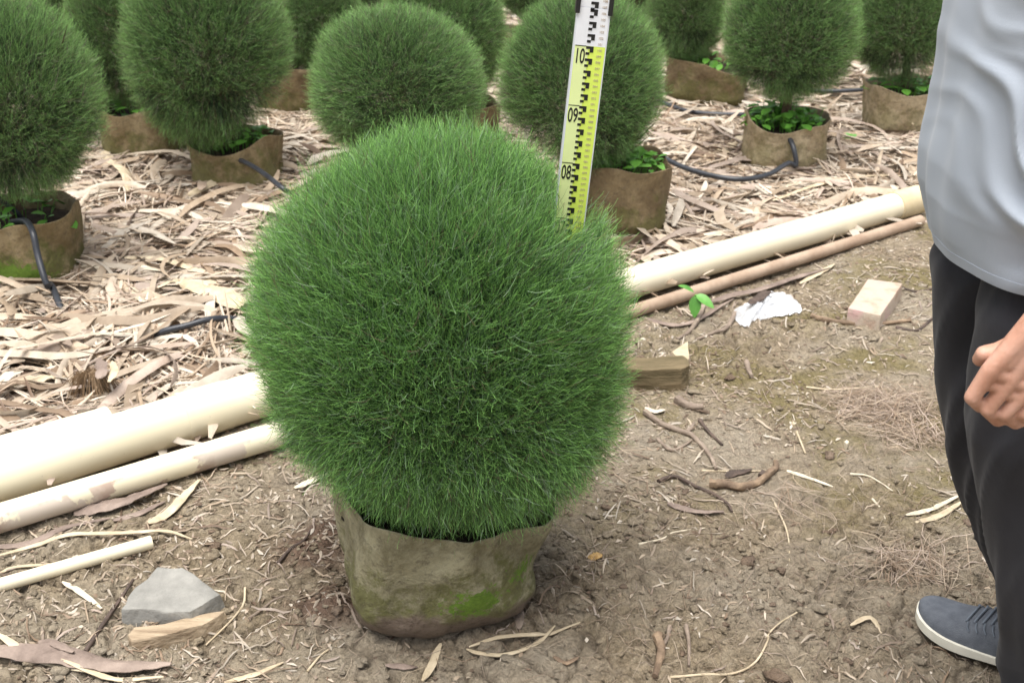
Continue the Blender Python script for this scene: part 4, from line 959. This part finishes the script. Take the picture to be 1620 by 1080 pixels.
for s in (-1, 1):                         # s=-1: the arm and leg on the camera side
    sh = (.757, Y0 + s * .175, 1.365)
    cp((.765, Y0 + s * .06, 1.36), .05, sh, .044)
    el = (.835, Y0 + s * (.235 if s < 0 else .25), 1.02)
    cp(sh, .044, el, .040)
    leg = [(.77, Y0 + s * .085, .86), (.79, Y0 + s * .092, .47), ((.88, 1.595, .10) if s < 0 else (.90, 1.725, .10))]
    cp(leg[0], .09, leg[1], .055); cp(leg[1], .052, leg[2], .035)
    def hp(px, py, D):
        q = at_depth(px, py, D)
        return (q.x, q.y, q.z) if s < 0 else (q.x + .135, 2 * Y0 - q.y, q.z + .03)
    wr = hp(1657, 512, 1.425)
    cp(el, .041, tuple(np.array(el) * .6 + np.array(wr) * .4), .039); cp(tuple(np.array(el) * .6 + np.array(wr) * .4), .039, wr, .024)
    w1 = hp(1646, 504, 1.423); w2 = hp(1670, 522, 1.427); cp(wr, .023, w1, .019); cp(wr, .023, w2, .019)
    FG = [((1566, 591), (1537, 634), (1550, 648), (1567, 643), .0104), ((1597, 606), (1561, 653), (1577, 670), (1597, 666), .0104),
          ((1625, 619), (1588, 660), (1605, 675), (1624, 669), .0097), ((1650, 628), (1617, 660), (1634, 671), (1649, 664), .0086)]
    for k, (mcp, pip, dip, tip, r) in enumerate(FG):
        a = hp(*mcp, 1.416 + k * .002); b = hp(*pip, 1.418 + k * .002); c_ = hp(*dip, 1.440 + k * .002); e = hp(*tip, 1.452)
        cp(a, r * 1.14, b, r * .98); cp(b, r * .98, c_, r * .86); cp(c_, r * .86, e, r * .72)
        wk = w1 if k < 2 else w2; wk = tuple(np.array(w1) * (1 - k / 3) + np.array(w2) * (k / 3))
        cp(wk, .017, a, .0118)
        if k < 3:
            n_ = hp(FG[k + 1][0][0], FG[k + 1][0][1], 1.418 + k * .002)
            cp(a, .0098, n_, .0098); b2 = hp(FG[k + 1][1][0], FG[k + 1][1][1], 1.420 + k * .002); cp(tuple(np.array(a) * .62 + np.array(b) * .38), .0082, tuple(np.array(n_) * .62 + np.array(b2) * .38), .0082); m1 = tuple(np.array(a) * .45 + np.array(n_) * .35 + np.array(wk) * .2); cp(wk, .016, m1, .0115)
    cp(hp(1630, 545, 1.435), .020, hp(1595, 572, 1.437), .015)
    cp(hp(1622, 545, 1.44), .016, hp(1582, 562, 1.444), .0135); cp(hp(1582, 562, 1.444), .0128, hp(1556, 566, 1.444), .0112); cp(hp(1556, 566, 1.444), .0112, hp(1549, 574, 1.450), .0095)
cp((.77, Y0, .90), .105, (.765, Y0, 1.05), .105, (1, 1.25, 1)); cp((.765, Y0, 1.05), .10, (.76, Y0, 1.28), .11, (1, 1.3, 1))
cp((.782, Y0, 1.38), .055, (.775, Y0, 1.52), .054)
cp((.775, Y0, 1.60), .095, (.776, Y0, 1.601), .095, (1.04, .80, 1.06)); cp((.728, Y0, 1.545), .058, (.729, Y0, 1.546), .058, (1.0, .92, 1.15))
cp((.70, Y0, 1.507), .024, (.70, Y0, 1.508), .024, (1, 1.2, 1)); cp((.684, Y0, 1.60), .009, (.660, Y0, 1.562), .0125); cp((.665, Y0 - .009, 1.558), .009, (.665, Y0 + .009, 1.558), .009)
cp((.676, Y0 - .018, 1.527), .0065, (.676, Y0 + .018, 1.527), .0065); cp((.679, Y0 - .015, 1.518), .007, (.679, Y0 + .015, 1.518), .007)
for s in (-1, 1):
    cp((.690, Y0 + s * .045, 1.617), .009, (.684, Y0 + s * .018, 1.619), .009); cp((.70, Y0 + s * .045, 1.565), .018, (.705, Y0 + s * .045, 1.56), .018)
    cp((.787, Y0 + s * .076, 1.59), .015, (.79, Y0 + s * .076, 1.563), .011, (1, .55, 1))
V, Fc = join(body)
m = N('skin'); c = m.ramp(m.noise(22, 5, .6), [(.3, (.40, .195, .125)), (.5, (.52, .285, .20)), (.7, (.60, .35, .265))]); m.col(c); m.b.inputs['Roughness'].default_value = .5
m.b.inputs['Subsurface Weight'].default_value = .12; m.b.inputs['Subsurface Radius'].default_value = (.01, .004, .002); m.bump(m.noise(140, 5, .7), .0009, .8); M['skin'] = m.m
tmp = pymesh('body_src', (V, Fc), M['skin'])
md = tmp.modifiers.new('r', 'REMESH'); md.mode = 'VOXEL'; md.voxel_size = .0024
md = tmp.modifiers.new('s', 'SMOOTH'); md.iterations = 2; md.factor = .5
bpy.context.view_layer.update()
me = bpy.data.meshes.new_from_object(tmp.evaluated_get(bpy.context.evaluated_depsgraph_get())); bpy.data.objects.remove(tmp)
me.transform(Matrix.Translation(-PO)); me.materials.clear()
link('body', me, M['skin'], person)
def pm(name, data, mat, parent=person, smooth=True):
    Vv = np.array(data[0], float) - PW_
    return pymesh(name, (Vv.tolist(), data[1]), mat, parent, smooth)
M['eye'] = plain('eye', (.7, .68, .66), .2); M['hair'] = simple('hair', (.008, .007, .006), (.03, .025, .02), 80, .6, .002)
for s in (-1, 1): pm('eye', cap_data((.692, Y0 + s * .031, 1.597), .0125, (.692, Y0 + s * .031, 1.5971), .0125), M['eye'])
hv = []; na, nz = 48, 22
for i in range(nz):
    ph = i / (nz - 1) * 1.95
    for j in range(na):
        th = 2 * math.pi * j / na; fr = max(0, -math.cos(th)) ; p_ = ph * (1 - .42 * fr ** 1.5)
        r_ = 1 + .05 * (mnoise.noise(Vector((math.cos(th) * 6, math.sin(th) * 6, p_ * 7)))) + .02
        hv.append((.776 + math.cos(th) * math.sin(p_) * .106 * r_, Y0 + math.sin(th) * math.sin(p_) * .084 * r_, 1.603 + math.cos(p_) * .110 * r_))
pm('hair', (hv, [list(map(int, f)) for f in grid_faces(nz, na, True)]), M['hair'])
# trousers
m = N('trouser_cloth'); m.col(m.ramp(m.noise(6, 5, .6), [(.3, (.011, .011, .015)), (.7, (.024, .024, .031))])); m.b.inputs['Roughness'].default_value = .85
m.b.inputs['Sheen Weight'].default_value = .08
m.bump(m.noise(420, 3, .6), .0007, .6); M['trouser'] = m.m
def loft(levels, ns, fold, sq=2.2, fseed=0):
    """levels: (z, cx, cy, a, b)"""
    L = np.array(levels, float); n = len(L) * 24; zz = spline([tuple(l) for l in L], n) if False else None
    t = np.linspace(0, len(L) - 1, n); cols_ = [np.interp(t, np.arange(len(L)), L[:, k]) for k in range(5)]
    ker = np.array([1, 2, 3, 4, 3, 2, 1]) / 16.
    for k in range(5): cols_[k] = np.convolve(np.pad(cols_[k], 3, mode='reflect', reflect_type='odd'), ker, 'valid')
    a = np.linspace(0, 2 * math.pi, ns, endpoint=False); ca, sa = np.cos(a), np.sin(a); rr = (np.abs(ca) ** sq + np.abs(sa) ** sq) ** (-1 / sq)
    Z_ = cols_[0][:, None] + 0 * a[None]; A_ = a[None] + 0 * Z_
    f = fold(A_, Z_)
    X_ = cols_[1][:, None] + (cols_[3][:, None] + f) * (rr * ca)[None]; Y_ = cols_[2][:, None] + (cols_[4][:, None] + f) * (rr * sa)[None]
    return np.stack([X_, Y_, Z_], -1).reshape(-1, 3).tolist(), [list(map(int, q)) for q in grid_faces(n, ns, True)]
def ridg(u, v, s): return 1 - 2 * np.abs(vn(u, v, s) - .5)
def lf(seed):
    def g(A_, Z_):
        low = np.clip((.34 - Z_) / .3, 0, 1)
        ca, sa = np.cos(A_), np.sin(A_)
        return .018 * (ridg(ca * 1.6 + seed, sa * 1.6 + Z_ * 5, seed) - .6) * (.5 + low) + .020 * low * (ridg(ca * .8 + seed + 9, Z_ * 22 + sa * 1.2, seed + 4) - .5) + .006 * (vn(ca * 3 + seed, sa * 3 + Z_ * 3, seed) - .5) + .012 * (ridg(ca * 1.2 + 4, Z_ * 13 + sa * 3, seed + 9) - .6)
    return g
dat = [loft([(.99, .765, Y0, .11, .155), (.90, .764, Y0, .108, .165), (.82, .768, Y0, .108, .172), (.74, .775, Y0, .100, .175), (.70, .78, Y0, .08, .15)], 72, lf(2), 2.4),
       loft([(.83, .765, 1.60, .105, .09), (.73, .767, 1.583, .124, .103), (.547, .772, 1.580, .117, .097), (.42, .793, 1.582, .102, .090), (.304, .818, 1.585, .092, .085), (.18, .858, 1.588, .086, .082), (.09, .882, 1.59, .087, .082), (.035, .888, 1.59, .084, .08)], 72, lf(5), 2.1),
       loft([(.83, .765, 1.76, .108, .09), (.73, .757, 1.772, .126, .103), (.547, .780, 1.772, .113, .095), (.42, .803, 1.770, .103, .09), (.34, .824, 1.768, .094, .086), (.25, .858, 1.762, .086, .082), (.18, .894, 1.748, .082, .078), (.135, .912, 1.736, .078, .072), (.118, .915, 1.734, .074, .069)], 72, lf(8), 2.1)]
cl_ = []
for v_, f_ in dat:
    n_ = len(v_); f_ = f_ + [list(range(72)), [n_ - 72 + i for i in range(72)][::-1]]; cl_.append((v_, f_))
tmp = pymesh('src', join(cl_), M['trouser']); md = tmp.modifiers.new('r', 'REMESH'); md.mode = 'VOXEL'; md.voxel_size = .0045
md = tmp.modifiers.new('s', 'SMOOTH'); md.iterations = 3; md.factor = .5; bpy.context.view_layer.update()
me = bpy.data.meshes.new_from_object(tmp.evaluated_get(bpy.context.evaluated_depsgraph_get())); bpy.data.objects.remove(tmp)
me.transform(Matrix.Translation(-PO)); me.materials.clear(); link('trousers', me, M['trouser'], person)
# shirt
m = N('shirt_cloth'); m.col(m.ramp(m.noise(5, 4, .6), [(.3, (.325, .365, .42)), (.7, (.365, .405, .46))])); m.b.inputs['Roughness'].default_value = .8
m.b.inputs['Sheen Weight'].default_value = .15; m.bump(m.noise(500, 2, .6), .0005, .5); M['shirt'] = m.m
def sf(A_, Z_):
    ca, sa = np.cos(A_), np.sin(A_)
    low = np.clip((1.32 - Z_) / .3, .15, 1)
    u = 1 + ca
    near = np.clip(-sa * 1.2 + .75, 0, 1) * (.25 + .75 * np.clip(u / .35, 0, 1))
    wp = .22 * np.sin(u * 4.3 + Z_ * 11) + .16 * np.sin(u * 7.1 - Z_ * 17 + 2) + .1 * np.sin(Z_ * 31 + sa * 5)
    ph = (Z_ - .17 * np.exp(-2.4 * u)) * 9.0 + wp * 1.5                 # swags: steep near the front, flat towards the back
    sw = (.5 + .5 * np.sin(ph * 6.28)) ** 2
    am = .75 + .45 * np.sin(ph * 2.3 + u * 4 + 1) + .2 * np.sin(u * 7 - Z_ * 9)
    ph2 = (Z_ - .10 * np.exp(-2.2 * u)) * 14 + wp * 2.4
    sw2 = (.5 + .5 * np.sin(ph2 * 6.28)) ** 2
    dr = .25 * np.sin(ca * 9 + Z_ * 5 + 1) * np.sin(sa * 8 + Z_ * 3) + .15 * np.sin(sa * 17 + ca * 6 + Z_ * 7)
    low = low * np.clip((Z_ - .775) / .05, .15, 1)
    return low * (.018 * (sw * am - .35) * near + .005 * (sw2 * (1.2 - am) - .2) * near + .020 * dr) + .003 * np.sin(ca * 5 + Z_ * 13) * np.sin(sa * 6 - Z_ * 9)
lv = [(.792, .757, Y0, .150, .203), (.83, .752, Y0, .156, .208), (.87, .747, Y0, .163, .213), (.92, .744, Y0, .165, .215), (1.0, .742, Y0, .160, .215), (1.13, .742, Y0, .158, .218), (1.25, .745, Y0, .150, .216), (1.33, .751, Y0, .132, .208), (1.39, .760, Y0, .110, .182), (1.415, .768, Y0, .092, .135), (1.43, .772, Y0, .078, .098), (1.44, .777, Y0, .066, .072)]
dat = [loft(lv, 288, sf, 2.3)]
for s in (-1, 1):
    e_ = np.array((.835, Y0 + s * (.235 if s < 0 else .25), 1.02)); s_ = np.array((.757, Y0 + s * .155, 1.355)); P_ = s_ + (e_ - s_) * np.linspace(-.20, .66, 16)[:, None]
    v_, f_ = tube_data(P_, np.linspace(.070, .073, 16), 36, .12, 5, False); dat.append((v_, f_))
shirt = pm('t_shirt', join(dat), M['shirt']); q_ = shirt.modifiers.new('thick', 'SOLIDIFY'); q_.thickness = .0025
hm = loft([(.7925, .757, Y0, .1512, .2042), (.808, .755, Y0, .1532, .2062)], 288, sf, 2.3)
hem = pm('hem', hm, M['shirt'], shirt); q_ = hem.modifiers.new('thick', 'SOLIDIFY'); q_.thickness = .003
# shoes
M['shoe'] = simple('shoe_knit', (.085, .095, .115), (.145, .16, .185), 40, .75, .0012, 420); M['sole'] = simple('shoe_sole', (.62, .60, .50), (.80, .77, .66), 16, .5, .001)
M['lace'] = simple('lace', (.11, .13, .16), (.20, .23, .27), 60, .7, .0005); M['mark'] = plain('black_mark', (.01, .01, .012), .4)
SU = [(0, .020, .070), (.012, .030, .082), (.05, .036, .088), (.09, .037, .088), (.12, .039, .086), (.15, .043, .080), (.185, .047, .068), (.22, .048, .056), (.25, .043, .049), (.27, .033, .043), (.282, .020, .036), (.287, .006, .030)]
def shoe(toe, dirv, side, name):
    d_ = np.array([dirv[0], dirv[1], 0]); d_ /= np.linalg.norm(d_); n_ = np.array([-d_[1], d_[0], 0]); hl = np.array([toe[0], toe[1], GZ]) - d_ * .287
    def T(u, v, z): return tuple(hl + d_ * u + n_ * v + np.array([0, 0, z]))
    P_ = spline(SU, 40); P_ = P_[P_[:, 0] <= .287]; n = len(P_)
    spring = lambda u: .012 * max(0, (u - .2) / .085) ** 2 + .002
    up = []; so_ = []; K = 20
    for u, w_, h in P_:
        sp_ = spring(u); asy = .006 * math.sin(u / .287 * math.pi)
        for k in range(K):
            a = math.pi * k / (K - 1); c_ = math.cos(a); v = math.copysign(abs(c_) ** .8, c_) * w_ + asy; z = .020 + sp_ + (h - .020) * math.sin(a) ** .75 
            if .02 < u < .11: z = min(z, .020 + sp_ + (h - .02) * (.93 if abs(c_) < .55 else 1) )
            up.append(T(u, v * (1 - .12 * math.sin(a)), z))
        for k in range(24):
            a = 2 * math.pi * k / 24; vv = math.copysign(min(1, abs(math.cos(a)) * 1.15), math.cos(a)); zz = math.copysign(min(1, abs(math.sin(a)) * 1.5), math.sin(a))
            arch = .004 * math.exp(-((u - .13) / .04) ** 2)
            so_.append(T(u * 1.01 - .001, vv * (w_ * 1.06 + .001) + asy, .0135 + sp_ + zz * .0115 + (arch * (zz < 0)) + (.005 * (u < .1) * (zz > 0))))
    uf = [list(map(int, f)) for f in grid_faces(n, K)]; uf.append([i for i in range(K)]); uf.append([(n - 1) * K + i for i in range(K)][::-1])
    sf_ = [list(map(int, f)) for f in grid_faces(n, 24, True)]; sf_.append(list(range(24))); sf_.append([(n - 1) * 24 + i for i in range(24)][::-1])
    o = pm('shoe', (up, uf), M['shoe'])
    def surf(u, a, lift=.001):
        w_ = np.interp(u, P_[:, 0], P_[:, 1]); h = np.interp(u, P_[:, 0], P_[:, 2]); asy = .006 * math.sin(u / .287 * math.pi)
        c_ = math.cos(a); return T(u, (math.copysign(abs(c_) ** .8, c_) * (w_ + lift) + asy) * (1 - .12 * math.sin(a)), .020 + spring(u) + (h - .02 + lift) * math.sin(a) ** .75)
    sb = lambda nm, dt, mt: pymesh(nm, ((np.array(dt[0]) - PW_).tolist(), dt[1]), mt, o)
    sb('sole', (so_, sf_), M['sole'])
    L = []
    for k, u in enumerate((.132, .146, .160, .174, .188)):
        L.append(tube_data(spline([surf(u + .004, math.pi * .30, .002), surf(u, math.pi * .42, .004), surf(u - .001, math.pi * .58, .004), surf(u + .004, math.pi * .70, .002)], 9), .0022, 6))
        for sd in (-1, 1): L.append(tube_data(spline([surf(u, math.pi * (.5 + sd * .20), .0015), surf(u - .002, math.pi * (.5 + sd * .27), .002), surf(u - .007, math.pi * (.5 + sd * .33), .001)], 6), .0017, 5))
    for sd in (-1, 1):
        b0 = np.array(surf(.132, math.pi * .5, .004)); L.append(tube_data(spline([b0, b0 + n_ * sd * .012 + np.array([0, 0, .012]) + d_ * .006, b0 + n_ * sd * .026 + np.array([0, 0, .006]) + d_ * .012, b0 + n_ * sd * .020 + d_ * .0 + np.array([0, 0, -.001]), b0], 16), .0017, 5))
    sb('laces', join(L), M['lace'])
    tg = []
    for i in range(8):
        t = i / 7; u = .134 - .034 * t; z0 = np.interp(u, P_[:, 0], P_[:, 2]) + .002 + .040 * t
        for k in range(7): v = (k - 3) / 3 * (.016 + .006 * t); tg.append(T(u - .35 * abs(v), v, z0 - abs(v) * .25 - (.006 * abs(k - 3) / 3 if i == 7 else 0)))
    t_ = sb('tongue', (tg, [list(map(int, f)) for f in grid_faces(8, 7)]), M['shoe']); q_ = t_.modifiers.new('t', 'SOLIDIFY'); q_.thickness = .005
    sw = [(.150, .10), (.128, .075), (.105, .095), (.085, .19), (.078, .29), (.090, .24), (.108, .20), (.128, .15), (.150, .10)]
    al = [(math.pi * a if side < 0 else math.pi * (1 - a)) for _, a in sw]
    sb('emblem', tube_data(spline([surf(u - .012, a, .0012) for (u, _), a in zip(sw, al)], 44), .0017, 6), M['mark'])
    return o
shoe((.735, 1.865), (-.76, .65), 1, 'shoe')
shoe((.700, 1.555), (-.98, -.12), 1, 'shoe')
